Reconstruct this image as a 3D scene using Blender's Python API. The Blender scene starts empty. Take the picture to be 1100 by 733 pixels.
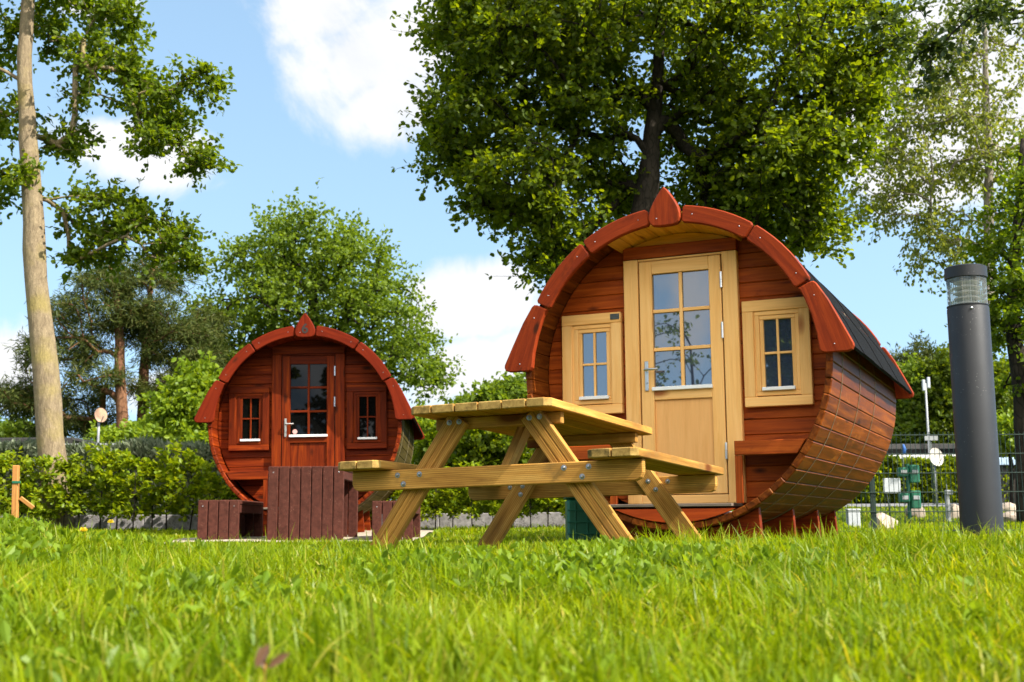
import bpy, bmesh, math, random
import numpy as np
from mathutils import Vector, Matrix, Euler
R = math.radians
rnd = random.Random(7)
C = bpy.context.scene
col = C.collection
EYE = 0.30                                    # height of the lens over the lowest lawn

# ------------------------------------------------------------------ camera
F_PX = 1290.0
PITCH = math.atan(196 / F_PX)
fw = np.array([0, math.cos(PITCH), math.sin(PITCH)])
_rt0 = np.array([1.0, 0, 0]); _up0 = np.cross(_rt0, fw); _r = 0.006
rt = _rt0 * math.cos(_r) - _up0 * math.sin(_r)
up = _up0 * math.cos(_r) + _rt0 * math.sin(_r)
CAMPOS = np.array([0, 0, EYE])

def at(px, py, Z):
    """world point seen at photo pixel (px,py), Z metres away"""
    d = fw + rt * (px - 550) / F_PX + up * (366.5 - py) / F_PX
    return CAMPOS + d / d[1] * Z

cd = bpy.data.cameras.new('camera'); cam = bpy.data.objects.new('camera', cd); col.objects.link(cam)
cd.sensor_width = 36; cd.lens = F_PX / 1100 * 36; cd.clip_start = 0.05; cd.clip_end = 3000
m = Matrix.Identity(4)
for i in range(3):
    m[i][0] = rt[i]; m[i][1] = up[i]; m[i][2] = -fw[i]; m[i][3] = CAMPOS[i]
cam.matrix_world = m
cd.dof.use_dof = True; cd.dof.focus_distance = 6.8; cd.dof.aperture_fstop = 5.0
C.camera = cam

# ------------------------------------------------------------------ ground height
YC = np.array([-400, -30, -5, 0, 1.5, 3.0, 4.4, 5.6, 8, 10.7, 13, 16, 19, 22, 30, 45, 80, 1200.0])
ZC = np.array([0.0, 0.0, 0.0, 0.0, .025, .095, .148, .136, .130, .125, .165, .225, .33, .46, .72, .95, 1.2, 1.2])
def gz(x, y):
    x = np.asarray(x, float); y = np.asarray(y, float)
    z = np.interp(y, YC, ZC)
    z = z + .15 * np.exp(-((x + 2.25) / .65) ** 2 - ((y - 4.8) / 1.2) ** 2)
    z = z + .07 * np.exp(-((x - 2.0) / 1.0) ** 2 - ((y - 4.6) / 1.1) ** 2)
    z = z + .012 * np.sin(x * 2.1 + 1) * np.sin(y * 1.7) + .008 * np.sin(x * 5.3) * np.sin(y * 4.1 + 2)
    return z
def g1(x, y): return float(gz(x, y))

# ------------------------------------------------------------------ tags
def tag(o, label=None, cat=None, group=None, kind=None):
    if label: o['label'] = label
    if cat: o['category'] = cat
    if group: o['group'] = group
    if kind: o['kind'] = kind
    return o
def thing(name, label, cat, loc=(0, 0, 0), rot=(0, 0, 0), group=None):
    o = bpy.data.objects.new(name, None); col.objects.link(o)
    o.location = loc; o.rotation_euler = rot; o.empty_display_size = .2
    return tag(o, label, cat, group)
def copy_tree(o, parent=None):
    c = o.copy(); col.objects.link(c)
    if parent is not None: c.parent = parent
    for ch in list(o.children): copy_tree(ch, c)
    return c

# ------------------------------------------------------------------ mesh builder
class MB:
    def __init__(s): s.v = []; s.f = []; s.g = []
    def add(s, vs, fs, gs=None):
        n = len(s.v); off = [rnd.uniform(0, 50) for _ in range(3)]
        s.v += [tuple(p) for p in vs]
        s.f += [tuple(i + n for i in f) for f in fs]
        gs = gs if gs is not None else vs
        s.g += [(a[0] + off[0], a[1] + off[1], a[2] + off[2]) for a in gs]
    def box(s, c, h, ax=None, bev=.004, along=0):
        """chamfered board; c centre, h half sizes, along = index of the grain axis"""
        c = Vector(c); ax = [Vector(a) for a in (ax or ((1, 0, 0), (0, 1, 0), (0, 0, 1)))]
        b = min(bev, min(h) * .6); vs = []; gs = []; idx = {}
        o = [along] + [i for i in range(3) if i != along]
        for sx in (-1, 1):
            for sy in (-1, 1):
                for sz in (-1, 1):
                    sg = (sx, sy, sz)
                    for k in range(3):
                        q = [sg[i] * (h[i] if i == k else h[i] - b) for i in range(3)]
                        idx[sg, k] = len(vs)
                        vs.append(c + ax[0] * q[0] + ax[1] * q[1] + ax[2] * q[2])
                        gs.append((q[o[0]], q[o[1]], q[o[2]]))
        fs = []
        for k in range(3):
            i, j = [q for q in range(3) if q != k]
            def sg(a, bb, cc):
                t = [0, 0, 0]; t[k] = a; t[i] = bb; t[j] = cc; return tuple(t)
            for a in (-1, 1):
                fs.append([idx[sg(a, x, y), k] for x, y in ((-1, -1), (1, -1), (1, 1), (-1, 1))])
            for x in (-1, 1):
                for y in (-1, 1):
                    fs.append([idx[sg(-1, x, y), i], idx[sg(1, x, y), i], idx[sg(1, x, y), j], idx[sg(-1, x, y), j]])
        for sx in (-1, 1):
            for sy in (-1, 1):
                for sz in (-1, 1): fs.append([idx[(sx, sy, sz), k] for k in range(3)])
        s.add(vs, fs, gs); return s
    def bar(s, a, b, w, t, side=(0, 1, 0), bev=.004):
        """board from a to b; w = width across, t = thickness along 'side'"""
        a = Vector(a); b = Vector(b); d = (b - a); L = d.length; d.normalize()
        n = Vector(side); n = (n - d * n.dot(d)).normalized(); p = n.cross(d)
        return s.box((a + b) / 2, (L / 2, w / 2, t / 2), (d, p, n), bev, 0)
    def prism(s, poly, t0, t1, bev=.004, gdir=(1, 0), o=(0, 0, 0), ex=(1, 0, 0), ez=(0, 0, 1), en=(0, 1, 0)):
        """polygon in the (ex,ez) plane extruded along en from t0 to t1"""
        o = Vector(o); ex = Vector(ex); ez = Vector(ez); en = Vector(en)
        P = [Vector(p) for p in poly]; n = len(P)
        area = sum(P[i].x * P[(i + 1) % n].y - P[(i + 1) % n].x * P[i].y for i in range(n))
        if area < 0: P.reverse()
        ins = []
        for i in range(n):
            a = (P[i] - P[i - 1]); b = (P[(i + 1) % n] - P[i])
            a = a.normalized() if a.length > 1e-7 else b.normalized(); b = b.normalized() if b.length > 1e-7 else a
            na = Vector((-a.y, a.x)); nb = Vector((-b.y, b.x)); q = na + nb
            q = q / max(.35, 1 + na.dot(nb)); ins.append(P[i] + q * bev)
        vs = []; gs = []; gd = Vector(gdir).normalized(); gp = Vector((-gd.y, gd.x))
        for Q, t in ((ins, t0), (P, t0 + bev), (P, t1 - bev), (ins, t1)):
            for q in Q:
                vs.append(o + ex * q.x + ez * q.y + en * t); gs.append((q.dot(gd), q.dot(gp), t))
        fs = [list(range(n)), list(range(3 * n, 4 * n))]
        for r in range(3):
            for i in range(n):
                j = (i + 1) % n; fs.append([r * n + i, r * n + j, (r + 1) * n + j, (r + 1) * n + i])
        s.add(vs, fs, gs); return s
    def tube(s, pts, rad, n=8, caps=True):
        pts = [Vector(p) for p in pts]; k = len(pts)
        rad = rad if hasattr(rad, '__len__') else [rad] * k
        vs = []; fs = []; gs = []; ref = None; acc = 0
        for i in range(k):
            d = (pts[min(i + 1, k - 1)] - pts[max(i - 1, 0)]); d = d.normalized() if d.length > 1e-9 else Vector((0, 0, 1))
            if ref is None: ref = Vector((1, 0, 0)) if abs(d.x) < .9 else Vector((0, 1, 0))
            u = (ref - d * ref.dot(d)).normalized(); w = d.cross(u); ref = u
            if i: acc += (pts[i] - pts[i - 1]).length
            for j in range(n):
                a = 2 * math.pi * j / n
                vs.append(pts[i] + (u * math.cos(a) + w * math.sin(a)) * rad[i])
                gs.append((acc, math.cos(a) * rad[i], math.sin(a) * rad[i]))
        for i in range(k - 1):
            for j in range(n):
                fs.append([i * n + j, i * n + (j + 1) % n, (i + 1) * n + (j + 1) % n, (i + 1) * n + j])
        if caps: fs.append(list(range(n))); fs.append(list(range((k - 1) * n, k * n)))
        s.add(vs, fs, gs); return s
    def lathe(s, prof, n=32, o=(0, 0, 0), ax=None):
        o = Vector(o); ax = [Vector(a) for a in (ax or ((1, 0, 0), (0, 1, 0), (0, 0, 1)))]
        vs = []; fs = []
        for r, z in prof:
            for j in range(n):
                a = 2 * math.pi * j / n
                vs.append(o + ax[0] * (r * math.cos(a)) + ax[1] * (r * math.sin(a)) + ax[2] * z)
        k = len(prof)
        for i in range(k - 1):
            for j in range(n): fs.append([i * n + j, i * n + (j + 1) % n, (i + 1) * n + (j + 1) % n, (i + 1) * n + j])
        if prof[0][0] > 1e-5: fs.append(list(range(n)))
        if prof[-1][0] > 1e-5: fs.append(list(range((k - 1) * n, k * n)))
        s.add(vs, fs); return s
    def build(s, name, mat, parent=None, smooth=False, angle=None):
        me = bpy.data.meshes.new(name); me.from_pydata(s.v, [], s.f); me.validate()
        bm = bmesh.new(); bm.from_mesh(me)
        if len(bm.verts) == len(s.v):
            bmesh.ops.recalc_face_normals(bm, faces=bm.faces[:])
        bm.to_mesh(me); bm.free()
        if len(me.vertices) == len(s.g):
            at_ = me.attributes.new('gc', 'FLOAT_VECTOR', 'POINT')
            at_.data.foreach_set('vector', np.array(s.g, 'f').ravel())
        if smooth:
            me.polygons.foreach_set('use_smooth', [True] * len(me.polygons))
            if angle is not None: me.set_sharp_from_angle(angle=R(angle))
        o = bpy.data.objects.new(name, me); col.objects.link(o)
        if mat: me.materials.append(mat)
        if parent is not None: o.parent = parent
        return o

def fast_mesh(name, verts, quads, mat, parent=None, smooth=False, attr=None):
    """verts (N,3), quads (M,4) arrays"""
    me = bpy.data.meshes.new(name); verts = np.ascontiguousarray(verts, 'f'); quads = np.ascontiguousarray(quads, 'i')
    k = quads.shape[1]
    me.vertices.add(len(verts)); me.vertices.foreach_set('co', verts.ravel())
    me.loops.add(quads.size); me.loops.foreach_set('vertex_index', quads.ravel())
    me.polygons.add(len(quads)); me.polygons.foreach_set('loop_start', np.arange(0, quads.size, k, dtype='i'))
    me.update(calc_edges=True)
    me.polygons.foreach_set('use_smooth', np.full(len(quads), smooth))
    me.materials.append(mat)
    o = bpy.data.objects.new(name, me); col.objects.link(o)
    if parent is not None: o.parent = parent
    return o

# ------------------------------------------------------------------ materials
def newmat(name):
    M = bpy.data.materials.new(name); M.use_nodes = True; nt = M.node_tree; nt.nodes.clear()
    out = nt.nodes.new('ShaderNodeOutputMaterial'); return M, nt, out
def N(nt, t, **kw):
    n = nt.nodes.new(t)
    for k, v in kw.items():
        if hasattr(n, k): setattr(n, k, v)
        else: n.inputs[k.replace('_', ' ')].default_value = v
    return n
def L(nt, a, b): nt.links.new(a, b)
def mixc(nt, fac, a, b, blend='MIX'):
    n = nt.nodes.new('ShaderNodeMix'); n.data_type = 'RGBA'; n.blend_type = blend
    for sock, v in ((n.inputs[0], fac), (n.inputs[6], a), (n.inputs[7], b)):
        if hasattr(v, 'is_output'): L(nt, v, sock)
        elif isinstance(v, (int, float)): sock.default_value = v
        else: sock.default_value = (*v, 1)
    return n.outputs[2]
def ramp(nt, fac, stops):
    n = nt.nodes.new('ShaderNodeValToRGB'); e = n.color_ramp.elements
    while len(e) < len(stops): e.new(.5)
    for el, (p, c) in zip(e, stops): el.position = p; el.color = (*c, 1) if len(c) == 3 else c
    L(nt, fac, n.inputs[0]); return n.outputs[0]
def vmap(nt, vec, scale):
    n = nt.nodes.new('ShaderNodeVectorMath'); n.operation = 'MULTIPLY'; L(nt, vec, n.inputs[0]); n.inputs[1].default_value = scale
    return n.outputs[0]
def mth(nt, op, a, b=None, clamp=False):
    n = nt.nodes.new('ShaderNodeMath'); n.operation = op; n.use_clamp = clamp
    for i, v in enumerate((a, b)):
        if v is None: continue
        if hasattr(v, 'is_output'): L(nt, v, n.inputs[i])
        else: n.inputs[i].default_value = v
    return n.outputs[0]

def wood(name, dark, mid, light, rough=.5, grain=.5, tint=.25, knots=.0, knotc=(.12, .04, .015), stain=None, spec=.35, bump=.25, coat=0, ring=False):
    M, nt, out = newmat(name)
    gc = N(nt, 'ShaderNodeAttribute', attribute_name='gc').outputs['Vector']
    geo = N(nt, 'ShaderNodeNewGeometry')
    n1 = N(nt, 'ShaderNodeTexNoise', Scale=1.0, Detail=6.0, Roughness=.6, Distortion=.8); L(nt, vmap(nt, gc, (1.6, 26, 26)), n1.inputs['Vector'])
    n2 = N(nt, 'ShaderNodeTexNoise', Scale=1.0, Detail=4.0, Roughness=.7); L(nt, vmap(nt, gc, (7, 190, 190)), n2.inputs['Vector'])
    c = ramp(nt, n1.outputs['Fac'], [(.28, dark), (.5, mid), (.72, light)])
    if ring:             # darker latewood lines along the board
        wv = N(nt, 'ShaderNodeTexWave', Scale=1.0, Distortion=3.5, Detail=2.0); wv.bands_direction = 'Y'; wv.inputs['Detail Scale'].default_value = .6
        L(nt, vmap(nt, gc, (1.1, 34, 34)), wv.inputs['Vector']); c = mixc(nt, ramp(nt, wv.outputs['Fac'], [(.62, (0, 0, 0)), (.95, (.55, .55, .55))]), c, tuple(q * .55 for q in dark))
    fib = mth(nt, 'MULTIPLY_ADD', n2.outputs['Fac'], grain); nt.nodes[-1].inputs[2].default_value = 1 - grain * .5
    c = mixc(nt, 1.0, c, fib, 'MULTIPLY')
    v = mth(nt, 'MULTIPLY_ADD', geo.outputs['Random Per Island'], tint); nt.nodes[-1].inputs[2].default_value = 1 - tint * .5
    c = mixc(nt, 1.0, c, v, 'MULTIPLY')
    if stain:
        n3 = N(nt, 'ShaderNodeTexNoise', Scale=1.0, Detail=5.0, Roughness=.65); L(nt, vmap(nt, gc, (5, 9, 9)), n3.inputs['Vector'])
        f = ramp(nt, n3.outputs['Fac'], [(stain[1], (0, 0, 0)), (stain[2], (1, 1, 1))])
        c = mixc(nt, f, c, stain[0])
    if knots:
        vo = N(nt, 'ShaderNodeTexVoronoi', Scale=1.0); L(nt, vmap(nt, gc, (knots, knots * 2.4, knots * 2.4)), vo.inputs['Vector'])
        f = ramp(nt, vo.outputs['Distance'], [(.07, (1, 1, 1)), (.15, (0, 0, 0))])
        c = mixc(nt, f, c, knotc)
    p = N(nt, 'ShaderNodeBsdfPrincipled'); L(nt, c, p.inputs['Base Color'])
    rr = mth(nt, 'MULTIPLY_ADD', n1.outputs['Fac'], .3); nt.nodes[-1].inputs[2].default_value = rough - .15
    L(nt, rr, p.inputs['Roughness']); p.inputs['Specular IOR Level'].default_value = spec; p.inputs['Coat Weight'].default_value = coat
    b = N(nt, 'ShaderNodeBump', Strength=bump, Distance=.003); L(nt, mth(nt, 'ADD', n2.outputs['Fac'], n1.outputs['Fac']), b.inputs['Height']); L(nt, b.outputs[0], p.inputs['Normal'])
    L(nt, p.outputs[0], out.inputs[0]); return M

def plain(name, colr, rough=.5, metal=0, spec=.5, var=.15, scale=20, bump=0, speck=None, coords='Object', bscale=80):
    M, nt, out = newmat(name)
    tc = N(nt, 'ShaderNodeTexCoord').outputs[coords]
    n1 = N(nt, 'ShaderNodeTexNoise', Scale=scale, Detail=5.0, Roughness=.6); L(nt, tc, n1.inputs['Vector'])
    lo = tuple(x * (1 - var) for x in colr); hi = tuple(min(1, x * (1 + var)) for x in colr)
    c = ramp(nt, n1.outputs['Fac'], [(.3, lo), (.7, hi)])
    if speck:
        vo = N(nt, 'ShaderNodeTexVoronoi', Scale=speck[1]); L(nt, tc, vo.inputs['Vector'])
        ns = N(nt, 'ShaderNodeTexNoise', Scale=speck[3], Detail=3.0); L(nt, tc, ns.inputs['Vector'])
        f = mth(nt, 'MULTIPLY', ramp(nt, vo.outputs['Distance'], [(speck[2], (1, 1, 1)), (speck[2] * 1.6, (0, 0, 0))]),
                ramp(nt, ns.outputs['Fac'], [(.48, (0, 0, 0)), (.6, (1, 1, 1))]))
        c = mixc(nt, f, c, speck[0])
    p = N(nt, 'ShaderNodeBsdfPrincipled', Roughness=rough, Metallic=metal); p.inputs['Specular IOR Level'].default_value = spec
    L(nt, c, p.inputs['Base Color'])
    if bump:
        n2 = N(nt, 'ShaderNodeTexNoise', Scale=bscale, Detail=6.0); L(nt, tc, n2.inputs['Vector'])
        b = N(nt, 'ShaderNodeBump', Strength=bump, Distance=.01); L(nt, n2.outputs['Fac'], b.inputs['Height']); L(nt, b.outputs[0], p.inputs['Normal'])
    L(nt, p.outputs[0], out.inputs[0]); return M

def leafmat(name, cols, trans=.42, tcol=None, gloss=.06, rough=.45, patch=False):
    """per-leaf colour from a random value per leaf; part of the light passes through the leaf"""
    M, nt, out = newmat(name)
    geo = N(nt, 'ShaderNodeNewGeometry')
    k = len(cols); c = ramp(nt, geo.outputs['Random Per Island'], [(i / max(1, k - 1), q) for i, q in enumerate(cols)])
    if patch:            # greener and yellower patches of turf, a metre or less across
        pn = N(nt, 'ShaderNodeTexNoise', Scale=2.2, Detail=4.0, Roughness=.65); L(nt, N(nt, 'ShaderNodeTexCoord').outputs['Object'], pn.inputs['Vector'])
        c = mixc(nt, 1.0, c, ramp(nt, pn.outputs['Fac'], [(.32, (.58, .72, .8)), (.5, (.98, .98, .9)), (.68, (1.18, 1.08, .9))]), 'MULTIPLY')
    d = N(nt, 'ShaderNodeBsdfDiffuse'); L(nt, c, d.inputs['Color'])
    t = N(nt, 'ShaderNodeBsdfTranslucent')
    tc = mixc(nt, 1.0, c, tcol or (1.9, 1.75, .7), 'MULTIPLY'); L(nt, tc, t.inputs['Color'])
    ms = N(nt, 'ShaderNodeMixShader'); ms.inputs[0].default_value = trans; L(nt, d.outputs[0], ms.inputs[1]); L(nt, t.outputs[0], ms.inputs[2])
    g = N(nt, 'ShaderNodeBsdfGlossy', Roughness=rough); g.inputs['Color'].default_value = (.8, .85, .8, 1)
    m2 = N(nt, 'ShaderNodeMixShader'); m2.inputs[0].default_value = gloss; L(nt, ms.outputs[0], m2.inputs[1]); L(nt, g.outputs[0], m2.inputs[2])
    L(nt, m2.outputs[0], out.inputs[0]); return M

def panemat(name, refl=.35, base=(.02, .022, .025)):
    M, nt, out = newmat(name)
    d = N(nt, 'ShaderNodeBsdfDiffuse'); d.inputs['Color'].default_value = (*base, 1)
    g = N(nt, 'ShaderNodeBsdfGlossy', Roughness=.015); g.inputs['Color'].default_value = (.92, .95, 1, 1)
    ms = N(nt, 'ShaderNodeMixShader'); ms.inputs[0].default_value = refl
    L(nt, d.outputs[0], ms.inputs[1]); L(nt, g.outputs[0], ms.inputs[2]); L(nt, ms.outputs[0], out.inputs[0]); return M

W_RED = wood('red_stained_wall', (.14, .020, .003), (.29, .052, .006), (.42, .088, .010), rough=.55, grain=.5, tint=.4, knots=2.2, knotc=(.07, .014, .004), stain=((.12, .022, .004), .60, .80), spec=.12)
W_FASCIA = wood('red_stained_fascia', (.14, .017, .004), (.225, .029, .006), (.30, .043, .008), rough=.62, grain=.7, tint=.3, knots=2.6, knotc=(.06, .014, .005), stain=((.10, .016, .005), .58, .76), spec=.10)
W_STAVE = wood('orange_brown_stave', (.060, .012, .0015), (.15, .034, .004), (.27, .072, .008), rough=.5, grain=.6, tint=.5, knots=1.6, knotc=(.04, .01, .003), stain=((.40, .135, .018), .60, .76), spec=.10)
W_PALE = wood('bare_pine_joinery', (.76, .38, .105), (.85, .475, .16), (.90, .54, .21), rough=.55, grain=.28, tint=.14, knots=1.5, knotc=(.36, .12, .03), bump=.1, spec=.2)
W_DOORP = wood('bare_pine_panel', (.70, .345, .105), (.77, .395, .135), (.80, .43, .155), rough=.6, grain=.22, tint=.05, bump=.08, spec=.2)
W_CEIL = wood('yellow_pine_ceiling', (.50, .21, .02), (.70, .33, .045), (.80, .42, .08), rough=.55, grain=.3, tint=.35, knots=1.5, knotc=(.2, .06, .01), spec=.15)
W_DRED = wood('dark_red_wall', (.050, .0055, .0012), (.135, .0165, .0022), (.27, .042, .0035), rough=.55, grain=.6, tint=.5, knots=2.0, knotc=(.04, .007, .002), stain=((.05, .007, .002), .60, .80), spec=.08)
W_DFAS = wood('dark_red_fascia', (.085, .0085, .0025), (.13, .013, .0035), (.175, .020, .0045), rough=.6, grain=.6, tint=.3, knots=2.4, knotc=(.05, .010, .004), spec=.06)
W_MOSS = wood('weathered_mossy_stave', (.035, .026, .006), (.065, .048, .012), (.10, .075, .02), rough=.85, grain=.6, tint=.4, spec=.04)
W_PIC = wood('pressure_treated_pine', (.25, .11, .024), (.44, .22, .048), (.58, .33, .088), rough=.7, grain=.75, tint=.4, knots=1.4, knotc=(.13, .04, .01), stain=((.22, .125, .04), .55, .75), spec=.08, ring=True)
W_END = wood('weathered_end_grain', (.17, .105, .03), (.30, .19, .058), (.42, .28, .09), rough=.8, grain=.8, tint=.3, stain=((.10, .07, .025), .55, .68), spec=.08)
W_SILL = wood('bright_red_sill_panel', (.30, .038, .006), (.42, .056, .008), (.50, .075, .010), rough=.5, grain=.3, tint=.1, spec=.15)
W_GREYD = wood('grey_weathered_deck', (.11, .085, .065), (.18, .14, .11), (.26, .21, .17), rough=.8, grain=.5, spec=.15)
W_STAKE = wood('orange_stake', (.32, .13, .03), (.45, .2, .05), (.55, .27, .08), rough=.7, grain=.5)
M_PLAST = plain('brown_recycled_plastic', (.072, .024, .017), rough=.7, spec=.1, var=.35, scale=30, bump=.3, speck=((.20, .11, .08), 55, .12, 9))
M_ROOF = plain('black_bitumen_roof', (.006, .006, .0065), rough=.85, spec=.08, var=.4, scale=14, bump=.4, bscale=220)
M_BOLL = plain('dark_grey_powder_coat', (.021, .022, .026), rough=.5, spec=.3, var=.12, scale=8, bump=.08, bscale=300, speck=((.20, .19, .18), 75, .075, 5))
M_METAL = plain('brushed_steel', (.62, .62, .62), rough=.32, metal=1, var=.08)
M_ZINC = plain('zinc_bolt', (.34, .35, .37), rough=.42, metal=1, var=.2)
M_WHITE = plain('white_rail', (.8, .8, .8), rough=.4, var=.04)
M_BLACK = plain('black_seal', (.012, .012, .012), rough=.5)
M_PLATE = plain('dark_plate', (.05, .055, .05), rough=.4, var=.5, scale=60)
M_PANE = panemat('window_glass', .26, (.035, .05, .085))
M_DPANE = panemat('dark_window_glass', .016, (.003, .003, .003))
M_WIRE = plain('galvanised_band', (.24, .19, .12), rough=.55, metal=.5, var=.3)
M_CONC = plain('pale_concrete', (.24, .225, .225), rough=.9, var=.4, scale=14, bump=.5, speck=((.12, .11, .11), 40, .3, 8))
M_ROCK = plain('boulder_stone', (.36, .29, .23), rough=.9, var=.45, scale=4, bump=.8, bscale=14)
M_DGREEN = plain('dark_green_wire', (.012, .03, .02), rough=.5)
M_GBIN = plain('green_plastic', (.01, .115, .06), rough=.45, var=.2, scale=6)
M_GREY = plain('grey_painted_metal', (.30, .31, .32), rough=.5, var=.1)
M_WALLW = plain('off_white_wall', (.6, .6, .58), rough=.7, var=.1, scale=3)
M_DARKW = plain('dark_timber_wall', (.03, .028, .026), rough=.8, var=.3)
M_BLUE = plain('blue_cloth', (.03, .12, .4), rough=.8)
M_LBLUE = plain('pale_blue_roof', (.35, .47, .62), rough=.5, var=.1)
M_SIGN = plain('faded_white_board', (.42, .44, .47), rough=.6, var=.1)
M_DISH = plain('satellite_dish_grey', (.5, .46, .42), rough=.6, var=.12, scale=6)
M_DISHR = plain('rusty_dish', (.50, .30, .19), rough=.7, var=.35, scale=7)
M_STICK = plain('pink_sticker', (.6, .3, .28), rough=.5)
M_NUM = plain('burnt_numeral', (.02, .008, .005), rough=.7)

def barkmat(name, a, b, scale=9, moss=None, crack=.75):
    M, nt, out = newmat(name)
    tc = N(nt, 'ShaderNodeTexCoord').outputs['Object']
    n1 = N(nt, 'ShaderNodeTexNoise', Scale=scale, Detail=8.0, Roughness=.7, Distortion=.5); L(nt, vmap(nt, tc, (1, 1, .28)), n1.inputs['Vector'])
    c = ramp(nt, n1.outputs['Fac'], [(.3, a), (.7, b)])
    if moss:
        n2 = N(nt, 'ShaderNodeTexNoise', Scale=2.3, Detail=4.0); L(nt, tc, n2.inputs['Vector'])
        c = mixc(nt, ramp(nt, n2.outputs['Fac'], [(.5, (0, 0, 0)), (.68, (.8, .8, .8))]), c, moss)
    vo = N(nt, 'ShaderNodeTexVoronoi', Scale=scale * 2.2, feature='DISTANCE_TO_EDGE'); L(nt, vmap(nt, mixc(nt, .08, tc, n1.outputs['Color'], 'ADD'), (1, 1, .35)), vo.inputs['Vector'])
    c = mixc(nt, ramp(nt, vo.outputs['Distance'], [(.0, (crack, crack, crack)), (.10, (0, 0, 0))]), c, tuple(q * .45 for q in a))
    p = N(nt, 'ShaderNodeBsdfPrincipled', Roughness=.9); L(nt, c, p.inputs['Base Color'])
    p.inputs['Specular IOR Level'].default_value = .15
    b_ = N(nt, 'ShaderNodeBump', Strength=.9, Distance=.03); L(nt, n1.outputs['Fac'], b_.inputs['Height']); L(nt, b_.outputs[0], p.inputs['Normal'])
    L(nt, p.outputs[0], out.inputs[0]); return M
B_PALE = barkmat('pale_bark', (.13, .095, .06), (.34, .265, .165), 22, (.27, .215, .075), .35)
B_DARK = barkmat('dark_bark', (.016, .013, .010), (.05, .04, .03), 7)
B_PINE = barkmat('reddish_pine_bark', (.12, .055, .03), (.26, .13, .07), 7)
B_BIRCH = barkmat('greyish_birch_bark', (.16, .13, .10), (.42, .38, .33), 5)

# leaves (all reflectances in the range of real foliage)
LF_OAK = leafmat('oak_leaves', [(.055, .096, .006), (.092, .145, .009), (.14, .195, .012), (.072, .118, .008)], .55, (2.0, 1.75, .4), .012)
LF_BIG = leafmat('maple_leaves', [(.055, .092, .005), (.10, .148, .007), (.165, .21, .009), (.072, .115, .006), (.13, .18, .008)], .6, (2.0, 1.75, .4), .012)
LF_MID = leafmat('lime_leaves', [(.085, .130, .012), (.12, .18, .017), (.155, .215, .024), (.10, .155, .015)], .5, (1.8, 1.65, .5), .012)
LF_PINE = leafmat('pine_needles', [(.030, .048, .010), (.052, .072, .014), (.080, .098, .020), (.11, .110, .028)], .2, (1.4, 1.4, .7), .012)
LF_BIRCH = leafmat('birch_leaves', [(.13, .165, .022), (.18, .215, .03), (.22, .25, .04), (.11, .15, .022)], .5, (1.7, 1.5, .5), .02)
LF_DK = leafmat('dark_leaves', [(.055, .085, .006), (.085, .125, .009), (.125, .165, .012)], .5, (1.9, 1.65, .45), .012)
LF_HEDGE = leafmat('beech_hedge_leaves', [(.13, .205, .007), (.20, .27, .009), (.28, .33, .012), (.16, .23, .008), (.085, .14, .007)], .5, (1.6, 1.4, .4), .012)
LF_THUJA = leafmat('conifer_hedge_sprays', [(.085, .110, .060), (.13, .155, .09), (.20, .22, .14)], .2, (1.3, 1.4, .9), .02)
LF_BRIGHT = leafmat('bright_shrub_leaves', [(.12, .19, .014), (.17, .25, .018), (.21, .28, .022)], .48, (1.7, 1.5, .4), .012)
LF_TWIG = leafmat('overhanging_beech_leaves', [(.030, .050, .010), (.045, .070, .014), (.06, .09, .018)], .35)
LF_GRASS = leafmat('grass_blades', [(.13, .20, .003), (.19, .275, .004), (.25, .33, .005), (.15, .23, .004), (.29, .36, .008), (.10, .165, .004), (.21, .30, .005), (.42, .37, .07)], .5, (1.5, 1.3, .35), .012, .4, patch=True)
LF_WEED = leafmat('clover_leaves', [(.11, .19, .010), (.16, .25, .014), (.21, .30, .02), (.09, .15, .01)], .5, (1.45, 1.3, .4), .012, .45)
M_DEAD = leafmat('dead_leaf', [(.10, .045, .025), (.20, .10, .055)], .2, (1.2, 1, .8))
M_YELLOW = leafmat('yellow_petals', [(.75, .55, .02), (.8, .62, .03)], .3, (1, 1, 1))

# ground
def groundmat():
    M, nt, out = newmat('lawn_soil_and_grass')
    tc = N(nt, 'ShaderNodeTexCoord').outputs['Object']
    n1 = N(nt, 'ShaderNodeTexNoise', Scale=1.2, Detail=8.0, Roughness=.7); L(nt, tc, n1.inputs['Vector'])
    n2 = N(nt, 'ShaderNodeTexNoise', Scale=40.0, Detail=6.0, Roughness=.7); L(nt, tc, n2.inputs['Vector'])
    c = ramp(nt, n2.outputs['Fac'], [(.25, (.022, .036, .004)), (.55, (.05, .08, .006)), (.8, (.10, .13, .012))])
    c = mixc(nt, ramp(nt, n1.outputs['Fac'], [(.45, (0, 0, 0)), (.75, (.6, .6, .6))]), c, (.10, .12, .03))
    p = N(nt, 'ShaderNodeBsdfPrincipled', Roughness=.9); L(nt, c, p.inputs['Base Color']); p.inputs['Specular IOR Level'].default_value = .1
    b = N(nt, 'ShaderNodeBump', Strength=.8, Distance=.04); L(nt, n2.outputs['Fac'], b.inputs['Height']); L(nt, b.outputs[0], p.inputs['Normal'])
    L(nt, p.outputs[0], out.inputs[0]); return M
M_LAWN = groundmat()
M_SAND = plain('sandy_gravel', (.36, .30, .225), rough=.95, var=.35, scale=30, bump=.8, bscale=60, speck=((.20, .17, .13), 60, .3, 15))
M_ROAD = plain('grey_asphalt', (.17, .165, .17), rough=.95, var=.2, scale=20)

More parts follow.
